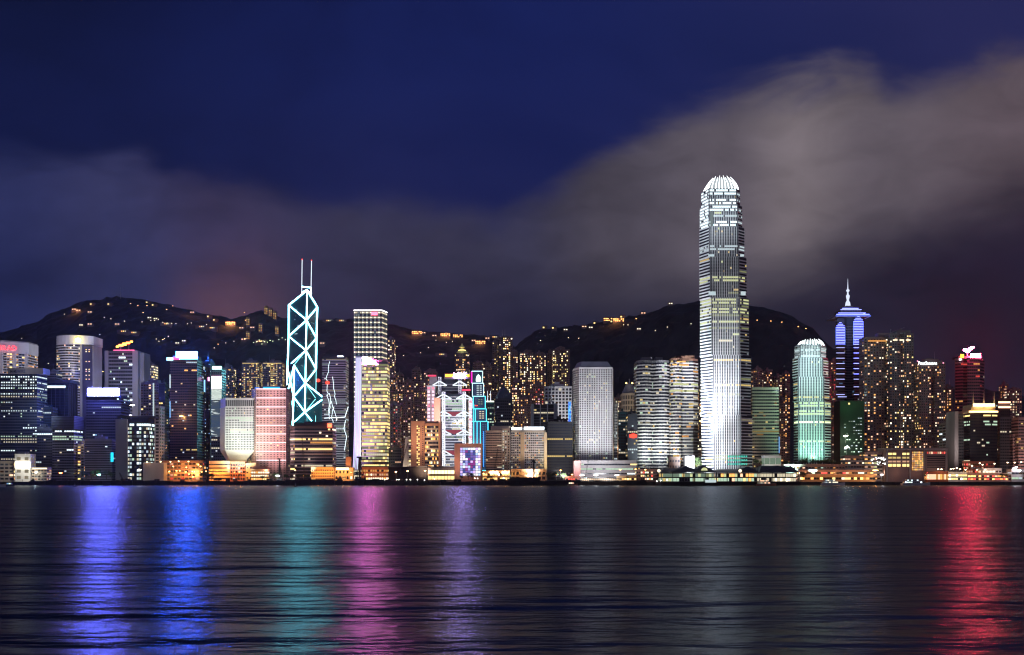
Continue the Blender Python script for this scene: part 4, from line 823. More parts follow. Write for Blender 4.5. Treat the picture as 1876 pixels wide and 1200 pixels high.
# ================================================================ RIGHT: THE SUPERTALL AND ITS NEIGHBOURS
def stepped(name, label, Y, secs, mat, lm, fkeys, rng, fh, bw, crown, fins=.7, corner=22, glass='dk', base=4, p=.3):
    r = thing(name, label, 'building', (W((secs[0][2] + secs[0][5]) / 2, Y), Y + 20, base)); b = MB(); wins = []
    for si, (ya, yb, xl, xc, xr, xe) in enumerate(secs):
        z0, z1 = (base if si == 0 else Z(ya, Y) + .01), Z(yb, Y)
        pl = [(W(xl, Y + corner), Y + corner), (W(xc, Y), Y), (W(xr, Y), Y), (W(xe, Y + 10), Y + 10), (W(xe - 2, Y + 50), Y + 50), (W(xl + 2, Y + 50), Y + 50)]
        b.prism(pl, z0, z1, mat)
        # front with fins, flanks with ledges only
        zz = max(z0, Z(866, Y))
        facade(b, wins, pl, zz, z1 - .6, rng, fh=fh, bw=bw, wf=.74, hf=.62, pat='office', p=p, keys=('y1', 'l1', 'w1', 'l0', 'c0', 'y0', 'w0'), fin=fins, lm=lm, skip=(0, 2, 3, 4, 5) if si != 99 else None, floor_keys=fkeys(si))
        facade(b, wins, pl, zz, z1 - .6, rng, fh=fh, bw=bw * 1.4, wf=.93, hf=.5, pat='office', p=p * .7, keys=('l0', 'y1', 'w0', 'c0', 'w1'), ledge=.7, lm=lm, skip=(1, 3, 4, 5), floor_keys=fkeys(si))
        b.obox(pl[0], pl[1], ((pl[1][1] - pl[0][1]) / 30, -(pl[1][0] - pl[0][0]) / 30), 0, .4, z1 - 1.2, z1 - .002, lm)
        for px in (xc, xr): x = W(px, Y); b.box(x - .7, x + .7, Y - 1.0, Y + .5, z0, z1, 'dgrey')
    b.build('wall', r); put_windows(r, wins, rng)
    yb, xl, xr, yt, tl, tr, n_ = crown; b = MB(); bl = MB(); gl = glow('crown_fin_glow', (.9, .97, 1), 5, 'FRONT')  # fins emit on their own in place of floodlighting on the crown
    x0, x1 = W(xl, Y + 24), W(xr, Y + 24); cxx, cyy = (x0 + x1) / 2, Y + 24; z0, z1 = Z(yb, Y), Z(yt, Y); hw = (x1 - x0) / 2; th = (tr - tl) / (xr - xl)
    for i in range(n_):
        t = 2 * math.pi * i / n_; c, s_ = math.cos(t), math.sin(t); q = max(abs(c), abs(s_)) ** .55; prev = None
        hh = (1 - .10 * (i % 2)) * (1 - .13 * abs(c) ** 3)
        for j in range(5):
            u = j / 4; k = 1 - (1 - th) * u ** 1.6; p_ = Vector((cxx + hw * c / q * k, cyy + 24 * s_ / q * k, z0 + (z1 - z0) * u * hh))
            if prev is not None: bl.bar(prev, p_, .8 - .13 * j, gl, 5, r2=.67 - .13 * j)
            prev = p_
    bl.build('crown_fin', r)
    b.prism([(cxx + hw * .86 * math.cos(2 * math.pi * i / 16 + .2), cyy + 20 * math.sin(2 * math.pi * i / 16 + .2)) for i in range(16)], z0 - .02, z0 + (z1 - z0) * .84, glow('crown_core_glow', (.85, .95, 1), .55), top=[(cxx + hw * .66 * math.cos(2 * math.pi * i / 16 + .2), cyy + 15 * math.sin(2 * math.pi * i / 16 + .2)) for i in range(16)]); b.build('crown', r)  # crown core glows too, its floodlit look set as emission
    return r
Y_ = 1450; rg = random.Random(77)
def fk_big(si):
    def f_(f, n, e):
        if si >= 5: return 'c2' if e == 1 and f in (n - 1, n - 2, 0, 1) else ('c2' if e == 0 else ('c1' if f % 2 else None))
        if si == 4 and f in (3, 2): return 'c1'
        if si == 3 and f in (5, 6): return 'l1'
        if si == 2 and f in (n - 1, n - 2, n - 4, n - 5, n - 8): return 'l1'
        if si == 2 and f in (n - 3, n - 6, n - 10): return 'l0'
        if si == 1 and f in (n - 2, 9): return 'y1' if e != 0 else None
        return None
    return f_
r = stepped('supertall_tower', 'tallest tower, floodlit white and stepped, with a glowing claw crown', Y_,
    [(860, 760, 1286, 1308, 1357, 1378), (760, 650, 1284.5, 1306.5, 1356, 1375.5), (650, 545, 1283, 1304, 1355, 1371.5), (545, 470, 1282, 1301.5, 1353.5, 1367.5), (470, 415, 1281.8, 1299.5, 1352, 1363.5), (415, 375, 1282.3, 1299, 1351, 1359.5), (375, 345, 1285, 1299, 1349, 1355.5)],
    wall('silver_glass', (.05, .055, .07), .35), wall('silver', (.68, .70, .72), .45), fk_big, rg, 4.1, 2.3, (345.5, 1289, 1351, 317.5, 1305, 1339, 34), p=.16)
for x0_, x1_, y0_, y1_ in ((1297.5, 1308, 466, 470), (1356, 1363, 466, 470), (1298, 1311, 534, 541), (1357, 1366, 534, 541), (1301, 1307, 388, 414)): panel(r, x0_, x1_, y0_, y1_, Y_ + (-.9 if x0_ < 1320 else 2), 'c1' if y0_ > 400 else 'c0', 'plant_light', .4)
b = MB()
for i in range(3):
    for j in range(9): b.box(W(1333 + j * 4.1, Y_), W(1335.4 + j * 4.1, Y_), Y_ - 2.2, Y_ - 1.6, Z(838 + i * 7, Y_), Z(834.6 + i * 7, Y_), glow('lobby_teal', (.1, .75, .6), .9))
b.build('lobby_light', r)
flood(1262, 873, 1405, 1297, 800, 1465, 170000, (.93, .97, 1), 8, 90); flood(1262, 873, 1395, 1292, 690, 1468, 520000, (.92, .96, 1), 10, 50); flood(1268, 873, 1400, 1310, 560, 1450, 12000, (.85, .9, 1), 10, 40)
flood(1345, 873, 1400, 1330, 840, 1450, 40000, (.9, .95, 1), 10, 120); flood(1355, 873, 1395, 1318, 790, 1450, 14000, (.86, .9, 1), 10, 60)
flood(1290, 440, 1380, 1296, 390, 1460, 22000, (.85, .93, 1), 8, 100); flood(1325, 415, 1390, 1325, 360, 1450, 16000, (.85, .95, 1), 8, 100)
def fk_small(si):
    def f_(f, n, e):
        if si == 0: return 'l1' if f in (n - 1, n - 2, n - 4, n - 5) else ('l2' if f == n - 8 else None)
        if si == 1: return 'y1' if f == 1 else None
        if si >= 3: return 'c0' if f % 2 else 'c1'
        return None
    return f_
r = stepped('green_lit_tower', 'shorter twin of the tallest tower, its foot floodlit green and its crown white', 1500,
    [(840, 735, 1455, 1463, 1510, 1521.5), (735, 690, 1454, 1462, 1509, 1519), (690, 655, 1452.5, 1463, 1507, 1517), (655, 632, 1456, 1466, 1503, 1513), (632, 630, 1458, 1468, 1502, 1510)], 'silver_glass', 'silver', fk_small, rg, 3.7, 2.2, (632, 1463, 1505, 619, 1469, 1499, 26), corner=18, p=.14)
flood(1488, 862, 1440, 1488, 815, 1500, 1, (.30, 1, .66), 10, 110); flood(1470, 836, 1478, 1476, 790, 1500, 30000, (.42, 1, .70), 8, 150); flood(1505, 836, 1478, 1500, 790, 1500, 30000, (.42, 1, .70), 8, 150); flood(1448, 866, 1440, 1462, 780, 1505, 40000, (.5, 1, .75), 8, 80); flood(1490, 864, 1430, 1488, 700, 1500, 42000, (.5, 1, .8), 10, 50)
flood(1484, 690, 1430, 1484, 650, 1500, 40000, (.75, 1, 1), 8, 90)
# beige banded office between the two
tower('office_tower', 'greenish beige banded office between the tallest tower and its twin', 1378, 1427, 711, 1520, 30, mat='beige', roof=None, fh=4.4, bw=3, wf=.96, hf=.45, pat='office', p=.3, keys=('w0', 'y1', 'y0', 'a0'), ledge=.5, lm='beige', yb=848)
flood(1400, 866, 1460, 1400, 790, 1520, 15000, (1, .84, .6), 10)
panel(ROOTS[-1], 1426.5, 1428.5, 800, 830, 1518, 'b1', 'light_panel', .5)
tower('podium_block', 'small pale glass box glowing under the beige banded office', 1400, 1431, 836, 1450, 16, mat='white', roof=None, fh=9, bw=8, wf=.9, hf=.8, pat='all', p=1, keys=('g0',)); flood(1415, 868, 1425, 1415, 850, 1450, 2500, (.95, 1, .8), 4, 120)
for a_, c_, t_, p_, lb in ((1381, 1398, 677, .3, 'dark apartment tower just right of the tallest tower, with a zigzag of white flats'), (1400, 1416, 680, .3, 'dark apartment tower above the beige banded office'), (1420, 1434, 690, .35, 'apartment tower with orange flats, left of the green lit tower'), (1434, 1449, 684, .45, 'apartment tower with warm flats hugging the green lit tower'), (1426, 1440, 733, .3, 'lower reddish apartment tower left of the green lit tower foot')):
    flats(lb, a_, c_, t_, 2000 if t_ < 700 else 1850, p_, ORG)
flats('dark apartment tower between the green lit tower and the blue lined tower', 1521, 1541, 662, 1950, .22, ('p2', 'a1', 'r1', 'w2'))
# blue lined tower with spire
Y_ = 1700
r = thing('spire_tower', 'dark tower with blue and white light lines, tiered pyramid roof and tall spire', 'building', P(1560, 872, Y_))
b = MB(); wins = []; A = lambda px, dy=0: (W(px, Y_ + dy), Y_ + dy)
pl = [A(1531, 12), A(1534, 0), A(1547, 0), A(1551, 8), A(1562, 8), A(1565, -4), A(1581, -4), A(1584, 8), A(1584, 45), A(1531, 45)]
b.prism(pl, 4, Z(583, Y_), 'glass_blue'); facade(b, wins, pl, 8, Z(592, Y_), rg, fh=4.2, bw=3, wf=.9, hf=.5, pat='office', p=.06, keys=('c0', 'b0', 'w0'), ledge=.3, lm='dgrey')
b.prism([A(1536, 14), A(1578, 2), A(1583, 12), A(1583, 40), A(1533, 40)], Z(583, Y_) - .02, Z(578, Y_), 'glass_blue'); b.build('wall', r); put_windows(r, wins, rg, 60)
lb_ = glow('line_violet', (.17, .2, 1), 5, 'FRONT'); lb2 = glow('line_blue', (.12, .22, 1), 1.8, 'FRONT'); lb3 = glow('line_pale', (.45, .5, 1), 1.6)
for (xa, xb, dy, y0_, y1_, cut) in ((1531.5, 1548, -.8, 591, 632, 1540), (1563.5, 1581.5, -4.8, 580, 632, 1573)):
    i = 0; y = y0_
    while y < y1_:
        k = min(1, (y - y0_ + 2) / 9); c_ = (xa + xb) / 2; h_ = (xb - xa) / 2 * k; neon(r, [P(c_ - h_, y, Y_ + dy), P(c_ + h_, y, Y_ + dy)], .42, lb_, 'light_line'); y += 3.0
    for px in (xa, xb): neon(r, [P(px, y0_ + 9, Y_ + dy), P(px, 632, Y_ + dy)], .35, lb2, 'light_line')
    y = 637
    while y < 728: neon(r, [P(xa + .5, y, Y_ + dy), P(xb - .5, y, Y_ + dy)], .42, lb3 if y > 690 or xa < 1550 else lb_, 'light_line'); y += 9.6 if y < 690 else 14
neon(r, [P(1535, 727, Y_ - 1), P(1551, 727, Y_ - 1)], .5, lb3, 'light_line')
b = MB(); cx = W(1560.5, Y_)
def tier(ya, yb, ha, hb, m):
    z0, z1 = Z(ya, Y_), Z(yb, Y_); f_ = lambda h: [(cx - h, Y_ + 20 - h), (cx + h, Y_ + 20 - h), (cx + h, Y_ + 20 + h), (cx - h, Y_ + 20 + h)]
    b.prism(f_(ha), z0, z1, m, top=f_(hb))
tier(580.5, 576, 27, 25, 'concrete'); tier(576, 571.5, 20, 15, 'concrete'); tier(571.5, 567, 16, 16.5, 'dgrey'); tier(566.9, 557, 15, 4, 'concrete'); b.build('roof', r)
for ya, h_ in ((580, 27.2), (576.8, 25.5), (573.5, 21), (566.5, 16), (563.5, 12.5)):
    neon(r, [(cx - h_, Y_ + 20 - h_, Z(ya, Y_)), (cx + h_, Y_ + 20 - h_, Z(ya, Y_)), (cx + h_, Y_ + 20 + h_, Z(ya, Y_))], .5, lb_ if ya < 577 else lb2, 'roof_line')
flood(1560, 600, 1640, 1560, 572, 1710, 9000, (.8, .82, 1), 8, 100)
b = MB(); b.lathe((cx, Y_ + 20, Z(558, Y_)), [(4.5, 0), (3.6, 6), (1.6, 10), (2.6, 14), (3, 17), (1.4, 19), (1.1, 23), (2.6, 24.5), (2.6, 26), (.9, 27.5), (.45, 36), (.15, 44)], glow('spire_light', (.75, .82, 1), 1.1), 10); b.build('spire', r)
# green scaffold
r = tower('scaffolded_building', 'building wrapped in dark green construction netting with white work lights', 1539, 1583, 736, 1560, 30, mat='mesh_green', roof=None, fh=4.2, bw=3.6, wf=.4, hf=.45, pat='res', p=.0, keys=('g1',), skip=(0, 1, 2, 3), cat='scaffolded building')
wins = []
for i in range(14):
    for j in range(8):
        if rg.random() < (.75 if j > 4 and i > 3 else .4) and i > 1: wins.append((W(1548 + j * 4.2, 1560), 1560, Z(755 + i * 5.6, 1560), 2.2, 1.3, 0, rg.choice(('g1', 'c1', 'g2', 'c2') if i > 7 else ('g0', 'c1'))))
put_windows(r, wins, rg)
lamp_at(P(1560, 741, 1540), 5000, (.15, 1, .35)); panel(r, 1554, 1557, 738, 741, 1552, 'y2', 'work_lamp', .5)
# residential slabs
r = flats('wide residential block with rounded corners under a roof crane, many orange flats', 1583, 1628, 619, 1640, .34, ('a1', 'p2', 'p1', 'p2', 'a2', 'w2', 'a1'), mat='resi', bw=3.3, fh=3.9, plan=lambda a, b_, Y, d_: arc(a, b_, Y, d_, 5), roof=None)
panel(r, 1590, 1626, 623, 626, 1633, 'a1', 'roof_light', .5)
b = MB(); b.box(W(1612, 1640), W(1645, 1640), 1646, 1662, Z(619, 1640), Z(609, 1640), 'resi2'); b.build('roof_plant', r)
r = flats('taller right hand residential block with a white lit crown rim and orange flats', 1630, 1674, 612, 1620, .32, ('a1', 'p2', 'p1', 'y2', 'w2', 'w3'), mat='resi3', bw=3.3, fh=3.9, plan='twin', roof='plant')
for x in (1640, 1652, 1664): panel(r, x - 4, x + 4, 622, 624, 1619, 'w2', 'roof_light', .5)
r = flats('hotel apartment block with a white lettered sign along its roof', 1684, 1732, 664, 1600, .30, ('a1', 'p2', 'p1', 'y2', 'w2', 'a2'), mat='resi', bw=3.4, fh=3.9, plan='twin')
text(r, 'FourSeasons', 1699.5, 665.5, 1598, 4.6, glow('sign_white', (.9, 1, 1), 4, 'FRONT'), width=27); b = MB()
for px in (1681, 1728): b.lathe(P(px, 661.5 if px < 1700 else 665, 1600), [(.3, -.8), (1.2, 0), (.3, .8)], glow('lamp_rose', (1, .4, .6), 2), 6)
b.build('warning_lamp', r)
flats('orange windowed block between the hotel block and the red signed tower', 1733, 1748, 712, 1720, .5, ('a1', 'p1', 'p2', 'a2'))
# red-sign tower
Y_ = 1620
r = tower('office_tower', 'tall dark banded tower carrying the big glowing red roof signs', 1750, 1803, 657, Y_, 36, plan=lambda a, b_, Y, d_: [(W(1750, Y + 8), Y + 8), (W(1764, Y), Y), (W(1764, Y + 5), Y + 5), (W(1772, Y + 5), Y + 5), (W(1772, Y - 2), Y - 2), (W(1795, Y - 2), Y - 2), (W(1803, Y + 10), Y + 10), (W(1803, Y + 36), Y + 36), (W(1750, Y + 36), Y + 36)], mat='resi3', roof=None, fh=4.6, bw=3, wf=.9, hf=.5, p=.1, keys=('w1', 'r1', 'a1'), ledge=.5, lm=wall('wine', (.28, .16, .18)))
b = MB(); b.box(W(1757, Y_), W(1800, Y_), Y_ + 2, Y_ + 25, Z(657, Y_) + .5, Z(652, Y_), 'dgrey'); b.bar(P(1772, 652, Y_ + 3), P(1772, 640, Y_ + 3), .6, 'steel'); b.build('roof_plant', r)
b = MB(); g3 = glow('sign_redwhite', (1.0, .04, .095), 430, 'FRONT')
for x, y, q in ((1768, 641, 3.4), (1773, 643, 4.0), (1778.5, 638.5, 3.6), (1782, 636.5, 2.6)): b.lathe(P(x, y + q / 2, Y_ + 2), [(.8, -.6), (q * .8, .4), (q * .8, q * .7), (.6, q)], g3, 8)
o = b.build('sign', r); o['label'] = 'upper winged red roof sign'
panel(r, 1778, 1796, 648.5, 655.5, Y_ - 1, g3, 'sign', 1.2, 'lower right red roof sign'); panel(r, 1759.5, 1765.5, 649, 655.5, Y_ - 1, 'sign_orange', 'sign', 1, 'square orange roof sign'); panel(r, 1757, 1761, 657, 660, Y_ - 1, glow('lamp_pinkwhite', (1, .7, .75), 6), 'lamp', .6)
lamp_at(P(1787, 657, Y_ - 16), 6000, (1, .02, .12), 3)
# golden crowned dark block
Y_ = 1480
r = tower('office_tower', 'black office with a golden floodlit crown of three spikes', 1777, 1827, 757, Y_, 34, plan=lambda a, b_, Y, d_: arc(a, b_, Y, d_, 4), mat='black', roof=None, fh=4, bw=2.6, wf=.92, hf=.5, p=.04, pat='office', keys=('g1', 'w1'), floor_keys=lambda f, n, e: 'g1' if f in (n - 3, n - 4) and e > 3 else ('y2' if f == n - 1 and e > 3 else None))
b = MB(); gc = wall('gold_crown', (.75, .58, .34), .5)
b.prism(arc(1774, 1829, Y_ - 1, 36, 5), Z(757, Y_) + .2, Z(752, Y_), gc); b.prism(arc(1779, 1824, Y_ + 2, 30, 4), Z(752, Y_) - .02, Z(741, Y_), gc, top=arc(1781, 1822, Y_ + 3, 28, 4)); b.build('crown', r)
for i, px in enumerate((1783, 1802.5, 1821.5)):
    b = MB(); x, y, z = P(px, 742, Y_ - 1.5); b.lathe((x, y, z), [(1.7, -4), (1.2, 4), (.5, 12), (.15, 18)], 'cream', 6); b.build('crown_spike', r)
panel(r, 1776, 1828, 753, 755.5, Y_ - 6.5, glow('gold_rim', (1, .58, .22), 7, 'FRONT'), 'rim_light', .8); panel(r, 1783, 1822, 739.5, 744.5, Y_ - 3.6, glow('gold_glow', (1, .74, .36), 5, 'FRONT'), 'rim_light', .8)
for px in (1785, 1802, 1819): lamp_at(P(px, 747, Y_ - 12), 2600, (1, .66, .3), .6)
r = tower('office_tower', 'tall thin grey blade slab left of the gold crowned office', 1749, 1756, 755, 1490, 30, mat='concrete', roof=None, skip=(0, 1, 2, 3)); flood(1752, 872, 1450, 1752, 810, 1490, 3500, (1, .8, .7), 5, 60)
tower('office_tower', 'dark slab filling the gap between the blade slab and the gold crowned office', 1757, 1776, 760, 1500, 28, mat='dgrey', roof=None, fh=4, bw=3, p=.03, keys=('w1',))
r = tower('office_tower', 'dark office with two peach light bands near its roof', 1829, 1851, 733, 1530, 30, mat='black', roof=None, fh=4.2, bw=3, p=.1, keys=('w1', 'c1'))
panel(r, 1829, 1851, 735.5, 738.5, 1528.6, glow('band_peach', (1, .5, .28), 4, 'FRONT'), 'light_band', .6); panel(r, 1829, 1851, 744.5, 747.5, 1528.6, 'band_peach', 'light_band', .6)
panel(r, 1829, 1851, 739, 744, 1529, 'beige', 'wall_band', .3)
flats('narrow distant apartment tower with an amber L shaped corner light', 1841, 1848, 705, 1900, .4, ('p1', 'a1'), plan=None)
flats('apartment tower with two dotted columns of white windows at the right edge', 1850, 1872, 714, 1850, .5, ('w2', 'p1', 'p2', 'w1'), plan='twin')
tower('office_tower', 'pink banded slab cut off by the right edge', 1866, 1920, 766, 1480, 26, mat='pink', roof=None, fh=4.2, bw=3, wf=.9, hf=.4, p=.1, keys=('y1', 'a1'), ledge=.5, lm='pink'); flood(1885, 872, 1440, 1885, 820, 1480, 5000, (1, .62, .5), 6)
tower('office_tower', 'dull pink plain block left of the banded slab at the right edge', 1856, 1865.5, 797, 1490, 20, mat='pink', roof=None, fh=4, bw=3, p=0)
tower('office_tower', 'plain dark office under the two peach light bands', 1832, 1857, 765, 1500, 24, mat='dgrey', roof=None, fh=4, bw=3, p=.06, keys=('w1',))
tower('office_tower', 'grey louvred slab behind the shopping podium right end', 1733, 1748, 775, 1520, 24, mat='resi2', roof=None, fh=4, bw=12, wf=.8, hf=.5, p=.03, keys=('c2',), ledge=.5, lm='concrete')
# ================================================================ THE WATERFRONT
b = MB(); rg = random.Random(5); x = -1400
while x < W(1180, 1396):
    w = rg.uniform(5, 16); px = PX0 + x / 1396 * FPX
    h = (4.9 if px < 250 or 600 < px < 660 else 6.4) + rg.uniform(-.5, .7) + (1.2 * math.sin(x * .02) if px < 900 else 0)
    k = rg.uniform(.1, .9)
    b.hexa([(x, 1391, -3), (x + w, 1391, -3), (x + w, 1398.3, -3), (x, 1398.3, -3), (x + .3, 1392 + k, h), (x + w - .3, 1392 + k, h + rg.uniform(-.5, .5)), (x + w - .3, 1398.3, h), (x + .3, 1398.3, h)], wall('rubble', (.018, .018, .018), .95, .4, .4)); x += w + .01
struct(b, 'reclaimed_bank')
def low(name, label, x0, x1, yt, Y, dep=14, glowc=None, watt=0, n=1, **k):
    k.setdefault('roof', None); k.setdefault('cat', 'low building'); r = tower(name, label, x0, x1, yt, Y, dep, **k)
    for i in range(n if watt else 0): px = x0 + (x1 - x0) * (i + .5) / n; lamp_at(P(px, 868, Y) + Vector((0, -9, 2)), watt, glowc, .5)
    return r
OR = (1, .37, .06); OW = (1, .47, .13)
wall('stucco', (.5, .34, .2)); wall('tile_red', (.35, .12, .07)); wall('foliage', (.05, .085, .03), .8, .5, 1.5); wall('bark', (.06, .045, .03), .9)
low('low_building', 'long plain concrete wall building behind the starlike white lamp', 262, 300, 849, 1440, mat='concrete', skip=(0, 1, 2, 3))
low('low_building', 'reddish brown garage front glowing orange at the foot of the bronze tower', 298, 372, 845, 1475, mat='bronze', fh=5, bw=5, p=.25, keys=('a1', 'p1', 'a2', 'r1'), pat='res', glowc=OR, watt=6500, n=5)
low('low_building', 'orange lit terrace building with curved balconies left of the ribbed tower foot', 383, 421, 846, 1450, plan=lambda a, c, Y, d_: arc(a, c, Y, d_, 2), mat='stucco', fh=4.6, bw=3, wf=.95, hf=.3, p=0, ledge=.6, lm='stucco', glowc=OR, watt=5500, n=4)
low('low_building', 'orange brick block with dark square windows under the ribbed tower', 422, 449, 847, 1446, mat='tile_red', fh=4.2, bw=3.4, wf=.7, hf=.6, p=.1, keys=('y1', 'c1'), pat='res', glowc=OR, watt=4200, n=3)
low('low_building', 'yellow orange lit low block with two dark windows left of the pink hotel', 450, 469, 850, 1448, mat='stucco', fh=6, bw=5, wf=.5, hf=.3, p=0, glowc=OW, watt=5200, n=2)
low('hall', 'low glowing orange hall with a tiled roof at the pink hotel foot', 460, 489, 861, 1435, mat='stucco', fh=4.5, bw=3, p=.9, pat='all', keys=('y2', 'a2', 'w2'), glowc=OW, watt=1200, n=2)
b = MB(); b.prism([(W(458, 1433), 1430), (W(491, 1433), 1430), (W(491, 1433), 1455), (W(458, 1433), 1455)], Z(861, 1435) + 1.2, Z(861, 1435) + 5, 'tile_red', top=[(W(464, 1433), 1440), (W(485, 1433), 1440), (W(485, 1433), 1448), (W(464, 1433), 1448)]); b.build('roof', ROOTS[-1])
low('low_building', 'orange three storey block with a stepped top under the brown banded office', 570, 611, 857, 1432, mat='stucco', fh=4.3, bw=3, wf=.6, hf=.45, p=.12, pat='res', keys=('y1', 'a1', 'r0'), glowc=OR, watt=5200, n=4)
low('low_building', 'orange block with a bright white sign strip left of the piling rig', 613, 647, 858, 1434, mat='stucco', fh=6, bw=5, wf=.5, hf=.5, p=.3, keys=('w2', 'y1'), pat='res', glowc=OW, watt=5200, n=3)
panel(ROOTS[-1], 616, 639, 857, 860, 1432.5, 'w3', 'sign', .6); b = MB(); b.box(W(634, 1440), W(643, 1440), 1437, 1446, Z(858, 1440), Z(837, 1440), 'orange'); b.build('stair_tower', ROOTS[-1]); lamp_at(P(638, 850, 1425), 1800, OR)
low('low_building', 'open fronted orange lit market hall right of the piling rig', 662, 711, 857, 1436, mat='tile_red', fh=5, bw=3, p=.8, pat='all', keys=('a2', 'y2', 'w2', 'a1', 'p1'), glowc=OW, watt=1800, n=3)
low('shed', 'long dark shed with a sloping roof behind three orange street lamps', 712, 783, 857, 1440, mat='black', skip=(0, 1, 2, 3))
b = MB(); b.prism([(W(699, 1440), 1437), (W(786, 1440), 1437), (W(786, 1440), 1460), (W(699, 1440), 1460)], Z(857, 1440) + 1.2, [Z(859, 1440) + 1.6, Z(853.5, 1440), Z(853.5, 1440), Z(859, 1440) + 1.6], 'roof'); b.build('roof', ROOTS[-1])
r = low('pavilion', 'two storey glass pavilion brightly lit yellow and green', 784, 832, 858, 1430, mat='concrete', fh=7.5, bw=4.4, wf=.86, hf=.62, p=1, pat='all', keys=('y2', 'l2', 'w2', 'y3'), ledge=1, lm='stucco')
b = MB(); b.box(W(782, 1430), W(833, 1430), 1426, 1450, Z(858, 1430) + 1.2, Z(856, 1430) + 1.2, 'dgrey'); b.build('roof', r)
# cultural hall with media wall
Y_ = 1428
r = thing('media_hall', 'salmon walled hall whose front is a gridded purple, white and blue media wall', 'building', P(857, 872, Y_))
b = MB(); b.box(W(832.5, Y_), W(882.5, Y_), Y_, Y_ + 30, 4, Z(812.5, Y_), 'orange'); b.build('wall', r)
TC = [glow('tile' + str(q), c, v, 'FRONT') for q, (c, v) in enumerate((((.9, .85, 1), 1.3), ((.95, .92, 1), 1.6), ((.45, .42, 1), 1.0), ((.12, .16, .6), .6), ((.3, .2, .75), .7), ((.65, .1, .6), .5), ((.75, .5, 1), 1.2), ((.55, .75, 1), 1.1)))]
rt = random.Random(44)
for i in range(11):
    for j in range(8):
        q = rt.choice((0, 1, 2, 6, 7, 0)) if j in (0, 7, 6) or i in (0, 10) else rt.choice((2, 3, 4, 5, 6, 7, 3, 0, 1))
        if 3 <= j <= 5 and 2 <= i <= 6: q = rt.choice((4, 5, 3, 6, 5))
        panel(r, 843.3 + j * 4.65, 847.6 + j * 4.65, 820.3 + i * 4.7, 824.6 + i * 4.7, Y_ - .5, TC[q], 'screen_tile', .5)
b = MB()
for i in range(12): y = 820 + i * 4.7; b.box(W(843, Y_), W(880.5, Y_), Y_ - 1.5, Y_ - 1.2, Z(y + .35, Y_), Z(y - .35, Y_), 'dgrey')
for i in range(9): x = W(843 + i * 4.7, Y_); b.box(x - .15, x + .15, Y_ - 1.75, Y_ - 1.52, Z(872, Y_), Z(820, Y_), 'dgrey')
b.build('screen_grid', r)
flood(838, 872, 1400, 838, 838, Y_, 3200, (1, .6, .5), 5); flood(857, 800, 1380, 857, 816, Y_, 2200, (1, .65, .6), 5)
low('low_building', 'row of orange lamp lit stalls beside the media hall', 884, 934, 864, 1424, mat='stucco', fh=5, bw=3.2, p=.75, pat='all', keys=('a2', 'y3', 'w3', 'y2'), glowc=OW, watt=1500, n=3)
r = low('arcade', 'orange lit arcade with slanting columns in front of the cream hotel', 936, 1000, 861, 1428, mat='stucco', fh=8, bw=6, wf=.7, hf=.6, p=.5, pat='all', keys=('a1', 'y2', 'a2'), glowc=OW, watt=1500, n=4)
b = MB()
for i in range(11): b.bar(P(938 + i * 6, 872, 1426), P(940.5 + i * 6, 862, 1426), .4, 'cream', 5)
b.build('column', r)
# terraces right of the piers
low('terrace', 'long pinkish terrace with tree planters and small lamps below the green lit tower', 1436, 1548, 852, 1450, 20, mat='resi2', fh=5, bw=4, wf=.7, hf=.35, p=.45, pat='res', keys=('p2', 'w2', 'a1', 'a2', 'g1'), glowc=(1, .5, .3), watt=2600, n=4, ledge=.6, lm='grey')
low('terrace', 'middle terrace with one long white lit strip right of the second pier', 1465, 1600, 862, 1436, 12, mat='resi2', fh=4.5, bw=4, wf=.95, hf=.5, p=.42, pat='res', keys=('a3', 'p2', 'y2', 'a2', 'w3', 'a1', 'r2', 'g2'), glowc=(1, .42, .16), watt=3200, n=5, ledge=.6, lm='mauve')
low('terrace', 'low orange promenade front with strip lights behind the moored yacht', 1468, 1604, 871, 1420, 10, mat='stucco', fh=4, bw=4, wf=.95, hf=.5, p=.62, pat='res', keys=('a3', 'a2', 'y2', 'p2', 'a1', 'w2', 'r1'), glowc=(1, .42, .12), watt=2200, n=6)
low('low_building', 'grey terrace block with dark openings left of the shopping podium', 1548, 1584, 836, 1470, 20, mat='resi2', fh=5, bw=4, wf=.8, hf=.35, p=.35, pat='res', keys=('p1', 'w2', 'a1'), ledge=.6, lm='concrete')
low('low_building', 'stepped terrace with warm and greenish balcony lights above the orange star lamp', 1584, 1624, 829, 1468, 22, mat='resi2', fh=5.5, bw=4, wf=.9, hf=.35, p=.6, pat='res', keys=('p1', 'l1', 'a2', 'y1'), ledge=.8, lm='concrete', glowc=(1, .6, .4), watt=1500, n=2)
Y_ = 1456
r = low('shopping_podium', 'square shopping podium with big orange lit glass bays', 1622, 1736, 822, Y_, 30, mat='resi2', skip=(0, 1, 2, 3), glowc=(1, .5, .3), watt=900, n=3)
wins = []
for i in range(4):
    for j in range(5): 
        if j != 2 or i: wins.append((W(1630.5 + j * 8 + (2 if j > 2 else 0), Y_), Y_, Z(831.5 + i * 7, Y_), 4.8, (2.8, 2.4, 2.2, 3.6)[i], 0, ('y2', 'y1', 'p1', 'y2')[i]))
for i in range(9):
    for j in range(7): wins.append((W(1672 + j * 3, Y_), Y_, Z(829 + i * 3.9, Y_), 1.7, 2.2, 0, rg.choice(('a1', 'a2', 'y1', 'p1', 'a1'))))
for j in range(9): wins.append((W(1699.5 + j * 3.9, Y_), Y_, Z(829.5, Y_), 1.9, 2.8, 0, rg.choice(('r1', 'p1', 'r2', 'p2'))))
for i in range(6): wins.append((W(1715, Y_), Y_, Z(836 + i * 4, Y_), 24, 1.3, 0, 'dk'))
put_windows(r, wins, rg)
b = MB()
